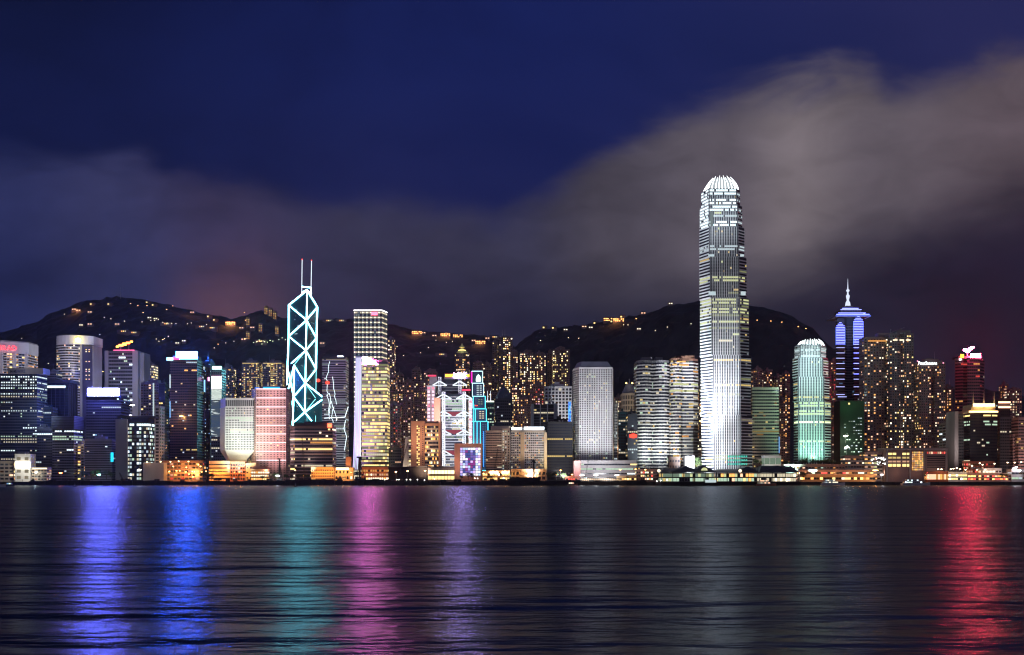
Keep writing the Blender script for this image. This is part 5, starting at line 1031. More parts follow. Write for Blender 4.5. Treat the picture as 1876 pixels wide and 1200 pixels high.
for px in (1625, 1667, 1693, 1733): b.box(W(px - 1.4, Y_), W(px + 1.4, Y_), Y_ - 1.2, Y_ - .01, 4, Z(822, Y_), 'concrete')
b.box(W(1622, Y_), W(1737, Y_), Y_ - 1.5, Y_ - .01, Z(824.5, Y_), Z(821.5, Y_), 'concrete'); b.build('frame', r)
low('promenade_canopy', 'bright orange red lit glass canopy building in front of the shopping podium', 1700, 1737, 865, 1418, 12, mat='tile_red', fh=8, bw=2.5, wf=.8, hf=.7, p=1, pat='all', keys=('a2', 'a1', 'p2'), glowc=(1, .35, .15), watt=900, n=2)
low('promenade_canopy', 'long pale canopy building topped by a cluster of globe lamps', 1738, 1772, 866, 1416, 12, mat='white', fh=4.5, bw=3, wf=.8, hf=.5, p=.9, pat='all', keys=('w3', 'y3', 'y2'), glowc=(1, .8, .5), watt=900, n=2)
low('promenade_canopy', 'dark roofed low building with an orange lit base near the right edge', 1773, 1852, 868, 1414, 12, mat='mauve', fh=4, bw=3.4, wf=.85, hf=.5, p=.7, pat='res', keys=('a2', 'a3', 'p2', 'r2'), glowc=(1, .4, .15), watt=1800, n=4)
low('low_building', 'wide white lit roof shed behind the dark roofed promenade building', 1800, 1835, 859, 1425, 12, mat='white', fh=5, bw=4, p=.9, pat='all', keys=('w2', 'p2'), glowc=(1, .6, .4), watt=1500, n=2)
low('pavilion', 'grey green waterfront pavilion under white floodlights at the right edge', 1853, 1900, 861, 1412, 16, mat='concrete', fh=6, bw=5, wf=.9, hf=.4, p=.4, pat='res', keys=('g1', 'c1')); b = MB()
for px, py in ((1862, 856), (1868, 862), (1858, 858)): b.lathe(P(px, py, 1408), [(.4, -1.2), (1.9, 0), (.4, 1.2)], glow('flood_white', (1, .9, .93), 25), 8)
b.build('roof_lamp', ROOTS[-1]); lamp_at(P(1862, 858, 1403), 3500, (1, .9, .9)); low('low_building', 'low red lit garden building behind the right promenade', 1770, 1822, 846, 1470, 12, mat='tile_red', fh=4.5, bw=3, p=.5, pat='res', keys=('r1', 'p1', 'a1', 'r2'), glowc=(1, .25, .2), watt=900, n=2)
low('low_building', 'dark low building with tiny mixed lights left of the first pier', 1166, 1204, 861, 1424, mat='resi', fh=4, bw=2.6, p=.75, pat='res', keys=('a2', 'p2', 'g2', 'y2', 'w2', 'r2'), glowc=(1, .55, .35), watt=900, n=2)
low('low_building', 'low red lit ticket hall at the left foot of the porthole tower', 1036, 1058, 874, 1412, 8, mat='tile_red', fh=3.5, bw=3, p=.6, pat='all', keys=('r2', 'k1', 'p2'), glowc=(1, .12, .25), watt=900, n=1)
low('low_building', 'long low yellow lit row of stalls between the porthole tower podium and the pier', 1130, 1166, 873, 1414, 8, mat='stucco', fh=3.5, bw=3, p=.8, pat='all', keys=('y2', 'a2', 'y3'), glowc=OW, watt=900, n=2)
# ferry piers
def pier(name, label, x0, x1, Y, ridge, peaks, keys, seed):
    rng = random.Random(seed); r = thing(name, label, 'pier', (W((x0 + x1) / 2, Y), Y + 20, 0)); a, c = W(x0, Y), W(x1, Y)
    b = MB(); b.box(a - 2, c + 2, Y - 4, Y + 45, 1.2, 4.2, 'rubble'); b.build('deck', r)
    b = MB(); n = int((c - a) / 6)
    for i in range(n + 1): b.bar((a + (c - a) * i / n, Y - 3, -4), (a + (c - a) * i / n, Y - 3, 1.2), .5, 'rubble', 6)
    b.build('pile', r)
    b = MB(); wins = []
    z1 = Z(866, Y); b.box(a + 2, c - 2, Y + 2, Y + 40, 4.2, z1, 'concrete')
    facade(b, wins, [(a + 2, Y + 2), (c - 2, Y + 2), (c - 2, Y + 40), (a + 2, Y + 40)], 4.6, z1 - .4, rng, fh=(z1 - 5) / 2, bw=3.4, wf=.9, hf=.72, pat='all', p=.8, keys=keys, ledge=.5, lm='black')
    b.build('wall', r); put_windows(r, wins, rng)
    b = MB()
    for i in range(n // 2 + 1): x = a + (c - a) * i / (n // 2); b.box(x - .3, x + .3, Y - 1, Y - .4, 4.2, z1 + .5, 'black')
    b.build('column', r)
    b = MB(); zr = Z(ridge, Y)
    b.prism([(a - 1.5, Y - 3), (c + 1.5, Y - 3), (c + 1.5, Y + 44), (a - 1.5, Y + 44)], z1 + .3, zr, 'roof', top=[(a + 5, Y + 14), (c - 5, Y + 14), (c - 5, Y + 28), (a + 5, Y + 28)])
    for px, py, hw in peaks:
        x = W(px, Y); b.hexa([(x - hw, Y - 2, z1 + .35), (x + hw, Y - 2, z1 + .35), (x + hw, Y + 38, z1 + .35), (x - hw, Y + 38, z1 + .35), (x - .8, Y + 6, Z(py, Y)), (x + .8, Y + 6, Z(py, Y)), (x + .8, Y + 30, Z(py, Y)), (x - .8, Y + 30, Z(py, Y))], 'roof')
    b.build('roof', r)
    return r
r = pier('ferry_pier', 'ferry pier with a dark hipped roof, greenish lit halls and a lit fan window', 1212, 1312, 1352, 857.5, ((1290, 852.5, 17), (1258, 853.5, 20)), ('l1', 'g1', 'l0', 'y1', 'g0'), 4)
b = MB(); c_ = P(1291, 862, 1346)
b.v = [(c_.x + 3.6 * math.cos(math.pi * i / 10), 1346, c_.z + 3.6 * math.sin(math.pi * i / 10)) for i in range(11)] + [(c_.x + 3.6 * math.cos(math.pi * i / 10), 1350, c_.z + 3.6 * math.sin(math.pi * i / 10)) for i in range(11)]
b.f = [tuple(reversed(range(11)))] + [(i, i + 1, i + 12, i + 11) for i in range(10)]; b.m = [b.mi('l1')] * 11; b.build('fan_window', r)
b = MB()
for px in (1207, 1356): b.lathe(P(px, 862.5, 1356), [(.8, -2), (2.1, -.5), (2.1, .8), (.8, 2)], 'w2', 10)
b.build('globe_lamp', r)
panel(r, 1292, 1312, 879, 884, 1347.8, 'c1', 'wall_light', .3)
pier('ferry_pier', 'low middle ferry pier full of small mixed coloured lights', 1313, 1390, 1366, 859.5, ((1372, 854.5, 16),), ('l1', 'p2', 'a2', 'g1', 'y2', 'w2', 'dk'), 9)
r = pier('ferry_pier', 'right hand ferry pier with a long hipped dark roof and white lit decks', 1392, 1462, 1356, 853.5, ((1428, 853, 24),), ('w2', 'w3', 'l1', 'w1', 'l0'), 11)
# ---- boats
def boat(name, label, x0, x1, yw, Y, hullm, decks, keys, cat='boat', h=3.5, seed=1):
    rng = random.Random(seed); a, c = W(x0, Y), W(x1, Y); L = c - a; w = min(9, L * .28); r = thing(name, label, cat, ((a + c) / 2, Y, 0))
    b = MB(); st = []
    for i in range(9):
        t = i / 8; k = min(1, .25 + 2.4 * (1 - t)) if t > .6 else 1; k = max(.08, k if t < .99 else .08); s_ = .9 if t < .7 else .9 + (t - .7) * 1.6
        st.append([(a + L * t, Y - w / 2 * k, h * s_), (a + L * t, Y - w / 2 * k * .75, -.8), (a + L * t, Y + w / 2 * k * .75, -.8), (a + L * t, Y + w / 2 * k, h * s_)])
    for s0, s1 in zip(st, st[1:]):
        for j in range(4): b.face([s0[j], s0[(j + 1) % 4], s1[(j + 1) % 4], s1[j]], hullm)
    b.face(st[0][::-1], hullm); b.face(st[-1], hullm); b.build('hull', r)
    z = h * .9; wins = []
    for d_ in range(decks):
        xa, xc = a + L * (.06 + .08 * d_), c - L * (.28 + .12 * d_); b = MB(); ww = w * (.4 - .04 * d_)
        b.hexa([(xa, Y - ww, z), (xc, Y - ww, z), (xc, Y + ww, z), (xa, Y + ww, z), (xa + .4, Y - ww + .2, z + 2.5), (xc - 1.3, Y - ww + .2, z + 2.5), (xc - 1.3, Y + ww - .2, z + 2.5), (xa + .4, Y + ww - .2, z + 2.5)], 'hull'); b.build('cabin', r)
        n = max(2, int((xc - xa) / 2.4))
        for i in range(n): wins.append((xa + .6 + (xc - xa - 2) * (i + .5) / n, Y - ww - .05, z + 1.4, (xc - xa - 2) / n * .8, 1.2, 0, rng.choice(keys)))
        z += 2.55
    put_windows(r, wins, rng)
    b = MB(); xm = a + L * .45; b.bar((xm, Y, z - .1), (xm, Y, z + 4), .16, 'steel', r2=.06); b.bar((xm - 1.2, Y, z + 2.2), (xm + 1.2, Y, z + 2.2), .08, 'steel'); b.build('mast', r)
    return r
boat('motor_yacht', 'white motor yacht moored before the orange terraces', 1504, 1548, 887, 1375, 'hull', 2, ('c0', 'w2', 'c1'), 'yacht', 3)
boat('ferry', 'dark red hulled ferry berthed at the white lit pier', 1386, 1422, 888, 1335, 'tile_red', 2, ('w0', 'p2', 'w1'), 'ferry', 2.4)
boat('ferry', 'white and green ferry with bright cabin lights before the shopping podium', 1652, 1704, 888, 1380, 'hull', 2, ('c2', 'c3', 'g2', 'dk'), 'ferry', 3)
boat('ferry', 'brightly lit ferry with orange and white decks leaving the left edge', -30, 10, 892, 1180, 'hull', 2, ('w3', 'p2', 'y3'), 'ferry', 2.6)
boat('workboat', 'small boat with teal and blue lights beside the lit ferry at left', 11, 27, 890, 1290, 'glass_blue', 1, ('b1', 'c2', 'g2'), 'boat', 1.8)
boat('tug_boat', 'small red and white launch moored by the red lit ticket hall', 1040, 1058, 888, 1380, 'tile_red', 1, ('w2', 'p2'), 'boat', 1.8)
boat('sampan', 'tiny dark boat adrift off the left shore', 134, 141, 892, 1180, 'black', 0, ('dk',), 'boat', .9); boat('sampan', 'tiny dark boat adrift below the crystal tower', 539, 544, 892, 1200, 'black', 0, ('dk',), 'boat', .9)
r = thing('barge', 'flat black barge with a railing moored before the cream hotel', 'barge', (W(980, 1385), 1380, 0)); b = MB()
b.hexa([(W(936, 1380), 1373, -1), (W(1036, 1380), 1373, -1), (W(1036, 1380), 1388, -1), (W(936, 1380), 1388, -1), (W(930, 1380), 1372, 5.5), (W(1042, 1380), 1372, 5.5), (W(1042, 1380), 1389, 5.5), (W(930, 1380), 1389, 5.5)], 'rubble'); b.build('hull', r)
b = MB(); b.box(W(934, 1380), W(990, 1380), 1376, 1386, 5.5, 10.4, 'black'); b.build('deckhouse', r); b = MB()
for i in range(24): x = W(992 + i * 2, 1380); b.box(x - .08, x + .08, 1373, 1373.2, 5.5, 6.8, 'steel')
b.box(W(990, 1380), W(1040, 1380), 1373, 1373.2, 6.8, 7, 'steel'); b.build('railing', r)
# ---- cranes and rigs on the works along the shore
def truss(b, p, q, w, m, n=8):
    p, q = Vector(p), Vector(q); d = (q - p).normalized(); u = Vector((0, 1, 0)); v = d.cross(u).normalized()
    cs = [(u * s1 + v * s2) * w / 2 for s1, s2 in ((1, 1), (1, -1), (-1, -1), (-1, 1))]
    for c in cs: b.bar(p + c, q + c * .5, .16, m, 4)
    for i in range(n):
        for j in range(4):
            k0, k1 = 1 - .5 * i / n, 1 - .5 * (i + 1) / n
            b.bar(p + (q - p) * i / n + cs[j] * k0, p + (q - p) * (i + 1) / n + cs[(j + 1) % 4] * k1, .1, m, 3)
def crane(label, px, Y, tip, flip=1, name='crawler_crane'):
    x = W(px, Y); z = 6; r = thing(name, label, 'crane', (x, Y, z))
    b = MB()
    for s_ in (-1.9, 1.9): b.box(x - 3, x + 3, Y + s_ - .5, Y + s_ + .5, z - 1.8, z - .4, 'black')
    b.build('track', r); b = MB(); b.box(x - 3.4 * 1, x + 2.2, Y - 1.5, Y + 1.5, z - .3, z + 2.2, wall('crane_paint', (.10, .05, .02))); b.build('body', r)
    b = MB(); b.box(x + 1.2 * flip - .9, x + 1.2 * flip + .9, Y - 2.6, Y - 1.52, z - .2, z + 2.5, 'dk'); b.build('cab', r)
    b = MB(); tp = P(tip[0], tip[1], Y); truss(b, (x + flip, Y, z + 1.5), tp, 1.6, 'black', 14); b.build('boom', r)
    b = MB(); b.bar(tp, (tp.x, Y, z + 3), .07, 'black', 3); b.bar(tp, (x - 3 * flip, Y, z + 2.5), .07, 'black', 3); b.build('cable', r); return r
crane('crane with a long dark boom leaning over the fan building', 727, 1415, (747, 812)); crane('crane with a boom rising right in front of the ribbed beige office', 902, 1412, (912, 822))
crane('crane with a thin boom leaning left before the cream hotel', 934, 1412, (924, 822), -1); crane('short crane with a bent dark boom before the porthole tower', 1070, 1412, (1081, 826))
crane('low crane with a nearly flat boom before the orange three storey block', 592, 1402, (634, 874)); crane('faint crane rising in front of the brown banded office', 560, 1425, (553, 797), -1)
r = thing('roof_crane', 'small roof crane reaching right over the rounded residential block', 'crane', P(1633, 610, 1630)); b = MB(); truss(b, P(1628, 611, 1630), P(1657, 600, 1630), 1.2, 'steel', 8); b.build('jib', r); b = MB(); b.bar(P(1631, 612, 1630), P(1632, 603, 1630), .6, 'steel'); b.build('post', r)
def rig(label, px, yt, Y, w):
    x = W(px, Y); r = thing('piling_rig', label, 'piling rig', (x, Y, 5)); zt = Z(yt, Y); b = MB()
    b.box(x - w * 1.3, x + w * 1.6, Y - 2, Y + 2, 4.5, 8.5, 'black'); b.build('body', r); b = MB(); truss(b, (x, Y, 5), (x, Y, zt), w, 'black', 12)
    b.bar((x, Y, 5), (x, Y, zt), w * .28, 'black'); b.build('mast', r); b = MB(); b.box(x - w * .8, x + w * .5, Y - .8, Y + .8, zt - .01, zt + 1.8, 'black'); b.build('head', r)
    b = MB(); b.bar((x + w * 1.5, Y, 8.5), (x + .3, Y, 5 + (zt - 5) * .75), .4, 'black'); b.build('stay', r)
rig('tall black piling rig standing before the yellow lit tower', 659, 839, 1404, 5); rig('slim piling rig in front of the pink hotel', 512, 842, 1410, 2.6); rig('slim piling rig in front of the cream hotel', 978, 846, 1372, 2.8)
rg = random.Random(31)
pr = thing('site_cabin', 'small dark site cabin on the reclaimed bank', 'cabin', (0, 0, 0), 'dark site cabins along the reclaimed bank'); b = MB(); b.box(-3, 3, -1.2, 1.2, 0, 2.6, 'black'); b.build('wall', pr); b = MB(); b.box(-3.2, 3.2, -1.4, 1.4, 2.6, 2.85, 'roof'); b.build('roof', pr)
b = MB(); b.box(-.5, .5, -1.3, -1.2, 0, 2, 'dgrey'); b.build('door', pr); pr2 = pr
KIDS = {}
def _copy(o, parent=None):
    c = o.copy(); COL.objects.link(c); c.parent = parent
    for ch in o.children: _copy(ch, c)
    return c
for i, px in enumerate((22, 58, 96, 131, 148, 214, 233, 287, 334, 398, 417, 455, 493, 528, 604, 622, 688, 718, 757, 812, 838, 889, 921)):
    o = pr if i == 0 else _copy(pr); o.location = (W(px, 1401), 1401.5 + rg.random() * 3, 4.6 if i % 3 else 6.2); o.scale = (rg.uniform(.6, 1.7), 1, rg.uniform(.8, 1.3))
pr = thing('site_post', 'thin dark mooring post standing at the edge of the bank', 'post', (0, 0, 0), 'thin posts along the bank edge'); b = MB(); b.bar((0, 0, -6), (0, 0, 3), .25, 'black', 6, r2=.2); b.build('shaft', pr); b = MB(); b.lathe((0, 0, 3), [(.35, -.01), (.35, .3), (.1, .5)], 'black', 6); b.build('cap', pr)
for i in range(46):
    o = pr if i == 0 else _copy(pr); px = 12 + i * 24.5 + rg.uniform(-8, 8); o.location = (W(px, 1390.5), 1390.5, rg.uniform(3, 5.2))
for lb, px, tip in (('small excavator with a raised arm on the bank below the ribbed tower', 432, (440, 868)), ('small excavator with a low arm on the bank before the dark shed', 738, (745, 871)), ('small excavator on the bank left of the bright wall lamp', 226, (219, 866))):
    crane(lb, px, 1402, tip, 1 if tip[0] > px else -1, 'excavator')['category'] = 'excavator'
# ---- street lamps
def lamp_proto(label, h, col, group, head, double=False):
    r = thing('street_lamp', label, 'street lamp', (0, 0, 0), group); b = MB(); b.bar((0, 0, 0), (0, 0, h), .17, 'steel', 6, r2=.1); b.build('pole', r)
    b = MB(); b.bar((0, 0, h), (0, -1.6, h + .3), .09, 'steel', 5); b.build('arm', r); b = MB(); b.lathe((0, -1.6, h + .2), [(.15, -.5), (head, -.1), (head, .35), (.2, .7)], col, 8); b.build('lamp_head', r); return r
def copy_tree(o, parent=None):
    c = o.copy(); COL.objects.link(c); c.parent = parent
    for ch in [x for x in KIDS.get(o.name, [])]: copy_tree(ch, c)
    return c
KIDS = {}
def kids(o): KIDS[o.name] = list(o.children); [kids(c) for c in o.children]
def lamps(proto, spots, h, watt=0, col=None, every=1):
    kids(proto)
    for i, (px, py, Y) in enumerate(spots):
        o = proto if i == 0 else copy_tree(proto); p_ = P(px, py, Y); o.location = (p_.x, Y, p_.z - h)
        if watt and i % every == 0: lamp_at(p_ + Vector((0, -4, 0)), watt, col, .6)
gl_o = glow('sodium', (1, .42, .10), 16); gl_w = glow('mercury', (.85, 1, .97), 16)
pr = lamp_proto('orange sodium street lamp among the plaza lamps below the bronze tower', 10, gl_o, 'sodium lamps of the plaza under the bronze tower', .9)
lamps(pr, [(318, 855, 1440), (311, 864, 1425), (324, 863, 1428), (330, 863, 1432), (342, 856.5, 1440), (341, 865, 1426), (353, 864, 1428), (357, 865, 1424), (364, 852, 1440), (368, 855, 1435), (370, 865, 1424), (378, 864, 1420), (354, 874, 1410), (347, 869, 1418)], 10, 2200, OR, 1)
pr = lamp_proto('yellowish lamp on the wall top row beside the bronze tower foot', 6, glow('warm_lamp', (1, .7, .35), 10), 'lamps along the wall top left of the plaza', .9)
lamps(pr, [(270, 847, 1440), (295, 846.5, 1440), (313, 846.5, 1440), (328, 845.5, 1440), (346, 846, 1440)], 6, 700, OW, 2)
pr = lamp_proto('tall orange street lamp before the long dark shed', 16, glow('sodium_big', (1, .5, .22), 14), 'tall orange lamps before the dark shed', 1.3); lamps(pr, [(725.5, 865, 1400), (747, 863.5, 1400), (779, 863, 1400)], 16, 600, OR)
pr = lamp_proto('orange street lamp along the central shore road', 10, 'sodium', 'orange lamps along the central shore road', 1.0)
lamps(pr, [(487, 862, 1420), (541, 862, 1420), (556, 872, 1412), (1027, 862, 1420), (1019, 870, 1415), (1048, 870, 1412), (886, 868, 1412), (897, 866, 1414), (912, 866, 1412), (925, 864, 1414), (1164, 860, 1420), (1182, 861, 1420), (1136, 861, 1424), (970, 868, 1412), (985, 867, 1412)], 10, 700, OR, 3)
pr = lamp_proto('globe lamp of the right promenade row above the canopies', 12, glow('globe_peach', (1, .72, .45), 10), 'globe lamps above the right promenade', 1.1)
lamps(pr, [(1718, 860, 1418), (1724, 860, 1418), (1741, 860, 1418), (1746, 859, 1418), (1752, 858, 1418), (1758, 860, 1418), (1768, 861, 1418), (1789, 861, 1416), (1780, 854, 1440), (1794, 849, 1440), (1799, 852, 1440), (1821, 850, 1440), (1845, 848, 1440), (1858, 848, 1440), (1870, 847, 1440), (1804, 861, 1416)], 12, 500, OW, 3)
pr = lamp_proto('small white lamp of the row along the dark bank', 3, glow('white_small', (1, .95, .85), 8), 'small white lamps along the dark bank', .55)
lamps(pr, [(705, 879, 1392), (727, 879, 1392), (731, 879, 1392), (745, 879, 1392), (752, 879, 1392), (765, 879, 1392), (778, 880, 1390), (796, 877.5, 1392), (870, 876.5, 1392), (875, 877, 1392), (1203, 882, 1345), (1210, 881, 1345), (1222, 880, 1345)], 3)
for lbl, px, py, Y, col, hd, wt, nm in (('very bright greenish white lamp in front of the white shed', 67, 866, 1410, gl_w, 1.7, 3000, (.8, 1, .95)), ('bright red lamp on the left shore', 112, 867, 1410, glow('lamp_starred', (1, .22, .06), 30), 1.6, 2200, (1, .25, .1)), ('very bright teal white lamp before the grey ribbed block', 182, 870, 1410, glow('teal_lamp', (.45, 1, .9), 26), 1.8, 3000, (.5, 1, .9)),
    ('very bright warm white lamp beside the plain concrete wall building', 256, 861, 1410, glow('wwhite', (1, .95, .75), 30), 1.9, 3500, (1, .93, .75)), ('white lamp before the pink hotel foot', 509, 872, 1405, glow('cwhite', (.95, .95, 1), 26), 1.9, 2600, (.9, .9, 1)), ('bright lamp high on a roof left of the bronze tower', 243, 743, 1455, 'wwhite', 2.2, 5000, (1, .95, .8)), ('lower bright lamp on the roof left of the bronze tower', 240, 761, 1450, glow('roof_white', (1, 1, 1), 3), 1.5, 0, None),
    ('sodium lamp glowing on the face of the bronze tower', 333, 763, 1556, glow('sodium_hot', (1, .5, .12), 22), 2.2, 5000, (1, .5, .15)), ('large white floodlamp at the upper right of the green lit tower', 1549, 799, 1550, glow('lamp_cream', (1, .95, .75), 22), 2.4, 6000, (1, .95, .8)), ('large white floodlamp low before the green netted building', 1551, 820, 1545, 'lamp_cream', 2.6, 6000, (1, .95, .8)),
    ('orange lamp below the two large floodlamps', 1560, 841, 1480, 'sodium_hot', 1.9, 2500, OR), ('biggest orange lamp before the terraces at the shopping podium', 1603, 862, 1410, 'sodium_hot', 2.8, 5000, OR), ('white lamp between the big orange lamp and the ferry', 1615, 870, 1406, glow('lamp_pinkish', (1, .92, .95), 18), 1.7, 1500, (1, .9, .9)),
    ('orange lamp squeezed left of the supertall tower', 1284, 772, 1600, 'sodium_hot', 1.8, 3000, OR), ('amber lamp by the banded hotel at left', 188, 681, 1880, glow('amber_dot', (1, .72, .22), 3), 2.2, 0, None)):
    h = 10 if py > 780 else 5; r = lamp_proto(lbl, h, col, None, hd * 1.3); p_ = P(px, py, Y); r.location = (p_.x, Y, p_.z - h)
    if wt: lamp_at(p_ + Vector((0, -5, -1)), wt, nm, .8)
for i, px in enumerate((1066, 1091.5, 1130)):
    r = lamp_proto(('left', 'middle', 'right')[i] + 'most of three great white floodlamps before the porthole tower podium', 9, glow('podium_flood', (1, .97, .85), 28), 'three great floodlamps', 2.6); del r['group']; p_ = P(px, 871, 1405); r.location = (p_.x, 1405, p_.z - 9); lamp_at(p_ + Vector((0, -12, 0)), 1500, (1, .97, .85), .8)
# white sparkle cluster on the terrace
r = thing('lit_tree', 'leafless tree wrapped in dazzling white lights on the terrace roof', 'tree', P(1618, 850, 1446)); b = MB(); b2 = MB(); rg = random.Random(6); c0 = P(1617, 852, 1446)
b.bar(c0, P(1617, 845, 1446), .4, 'bark')
for i in range(26): e = P(rg.uniform(1596, 1628), rg.uniform(838, 851), 1446 + rg.uniform(-3, 3)); b.bar(P(1617, 846, 1446), e, .12, 'bark', 3); b2.lathe(e, [(.1, -.5), (.75, 0), (.1, .5)], glow('sparkle', (.95, 1, 1), 8), 5)
b.build('branches', r); b2.build('fairy_lights', r)
# bollard columns lit along the quay
pr = thing('lit_column', 'one of the row of short lit columns along the quay', 'column', (0, 0, 0), 'short lit columns along the quay'); b = MB(); b.box(-.8, .8, -.5, .5, 0, 4.2, 'stucco'); b.build('shaft', pr); b = MB(); b.box(-1.1, 1.1, -.8, .8, 4.2, 4.8, 'rubble'); b.build('cap', pr); kids(pr)
for i in range(21): o = pr if i == 0 else copy_tree(pr); o.location = (W(1064 + i * 3.6, 1397), 1397, Z(883, 1397))
for px in range(1068, 1140, 14): lamp_at(P(px, 879, 1388), 260, (1, .72, .55), .4)
# ---- trees
def tree_proto(name, label, h, rad, seed, mat='foliage', n=420, group=None):
    rng = random.Random(seed); r = thing(name, label, 'tree', (0, 0, 0), group); b = MB(); b.bar((0, 0, 0), (.2, 0, h * .5), .35, 'bark', 6, r2=.2)
    cl = []
    for i in range(7): t = rng.uniform(0, 6.28); q = rng.uniform(.2, .75) * rad; e = Vector((q * math.cos(t), q * math.sin(t), h * rng.uniform(.5, .88))); b.bar((.1, 0, h * .38), e, .16, 'bark', 4, r2=.05); cl.append((e, rad * rng.uniform(.3, .55)))
    b.build('trunk', r); b = MB()
    for i in range(n):
        c, q = rng.choice(cl); d = Vector((rng.gauss(0, 1), rng.gauss(0, 1), rng.gauss(0, .8))).normalized() * q * rng.random() ** .35; p_ = c + d; u = Vector((rng.gauss(0, 1), rng.gauss(0, 1), rng.gauss(0, 1))).normalized(); v = u.orthogonal().normalized(); s_ = rng.uniform(.3, .65)
        b.face([p_ - u * s_, p_ + v * s_ * .6, p_ + u * s_, p_ - v * s_ * .6], mat)
    b.build('crown', r); kids(r); return r
def grove(protos, spots):
    for i, (px, py, Y, sc_) in enumerate(spots):
        o = protos[i] if i < len(protos) else copy_tree(protos[i % len(protos)]); o.location = (W(px, Y), Y, Z(py, Y)); o.scale = (sc_, sc_, sc_ * (1 + .2 * math.sin(i * 5))); o.rotation_euler = (0, 0, i * 1.7)
grove([tree_proto('shore_tree', 'dark leafy tree of the shore planting against the orange light', 9, 5, s_, group='dark shore trees') for s_ in (1, 2, 3)],
      [(372, 878, 1402, 1.1), (381, 879, 1400, 1.2), (388, 879, 1401, .9), (545, 880, 1402, .8), (552, 880, 1404, .9), (563, 880, 1400, .8), (534, 880, 1406, .8), (845, 879, 1402, .7), (858, 879, 1402, .9), (866, 879, 1403, .8), (895, 880, 1402, .7), (900, 880, 1404, .8), (1008, 879, 1402, 1.1), (1016, 879, 1404, 1), (1033, 879, 1404, .8), (150, 878, 1415, 1.3), (158, 878, 1418, 1.4), (168, 878, 1416, 1.2), (176, 878, 1418, 1.2), (195, 878, 1417, 1.2), (204, 878, 1416, 1.1), (480, 880, 1406, .8), (525, 880, 1404, .9), (1472, 880, 1400, 1.0), (1185, 879, 1402, .8), (1150, 879, 1402, .6), (1846, 879, 1404, 1.1), (1838, 879, 1402, .9)])
grove([tree_proto('terrace_tree', 'round tree of the terrace planting below the green lit tower', 8, 4.5, s_, group='trees on the terrace') for s_ in (7, 8)],
      [(1440, 853, 1460, .9), (1448, 853, 1462, .9), (1457, 853, 1460, .8), (1469, 853, 1462, 1), (1477, 853, 1460, 1.1), (1492, 853, 1462, 1.1), (1500, 853, 1460, 1.1), (1509, 853, 1462, 1.2), (1518, 853, 1460, 1.1), (1386, 853, 1460, 1), (1395, 853, 1462, .8), (1524, 853, 1460, 1.3)])
r = tree_proto('lit_tree', 'yellow green tree lit from below beside the supertall foot', 9, 5, 21); r.location = (W(1279, 1446), 1446, Z(862, 1446)); r.scale = (1.3, 1.3, 1.9); lamp_at(P(1277, 860, 1432), 2500, (.9, 1, .35))
r = tree_proto('lit_tree', 'yellow green tree glowing beside the white lamp under the pink hotel', 9, 5, 22); r.location = (W(504, 1408), 1408, Z(880, 1408)); lamp_at(P(503, 872, 1396), 700, (.9, 1, .2))
r = tree_proto('decorated_tree', 'small tree hung with green lights left of the orange canopy building', 8, 3, 23); r.location = (W(1696, 1410), 1410, Z(878, 1410)); b = MB(); b.v = []; rg = random.Random(3)
for i in range(16): b.lathe((rg.uniform(-2.5, 2.5), -3, rg.uniform(2, 9)), [(.1, -.4), (.45, 0), (.1, .4)], rg.choice(('l2', 'g2', 'y2', 'r2')), 5)
o = b.build('fairy_lights'); o.parent = r
# ================================================================ HILLSIDE HOUSES AND LAMPS
def hit(px, py):
    u, v = (px - PX0) / FPX, (PY0 - py) / FPX; Y = 1990
    while Y < 3400:
        if CAMZ + v * Y < terrain(u * Y, Y): return Vector((u * Y, Y, terrain(u * Y, Y)))
        Y += 12
    Y = 3290 if px < 940 else 2890
    return Vector((u * Y, Y, CAMZ + v * Y - 4))
def house_proto(keys, w, h, seed, mat='resi2'):
    rng = random.Random(seed); r = thing('hillside_house', 'x', 'house', (0, 0, 0)); b = MB(); b.box(-w / 2, w / 2, -6, 6, -8, h, mat); b.build('wall', r)
    b = MB(); b.prism([(-w / 2 - .8, -6.8), (w / 2 + .8, -6.8), (w / 2 + .8, 6.8), (-w / 2 - .8, 6.8)], h + .01, h + 2.2, 'roof', top=[(-w / 2 + 3, -1), (w / 2 - 3, -1), (w / 2 - 3, 1), (-w / 2 + 3, 1)]); b.build('roof', r)
    n = max(2, int(w / 4.5)); fl = max(1, int(h / 4)); wins = []
    for f in range(fl):
        for i in range(n):
            if rng.random() < .72: wins.append((-w / 2 + w * (i + .5) / n, -6, (f + .5) * h / fl, w / n * .62, h / fl * .5, 0, rng.choice(keys)))
    put_windows(r, wins, rng); kids(r); return r
HP = {}
def house(px, py, kind, label):
    spec = dict(o=(('a3', 'a2', 'p2'), 13, 5, 3), y=(('y2', 'a2', 'w2'), 13, 7, 4), w=(('w2', 'c1', 'w2'), 11, 5, 5), L=(('w2', 'y2', 'a2', 'w1', 'w2'), 29, 6, 6), B=(('a3', 'a2', 'p3', 'a3'), 28, 9, 7), T=(('y0', 'y1', 'a1'), 10, 22, 8))[kind]
    if kind in HP: r = copy_tree(HP[kind])
    else: r = HP[kind] = house_proto(*spec)
    r.location = hit(px, py); r['label'] = label; r['kind'] = 'thing'; return r
HL = 'hillside house '
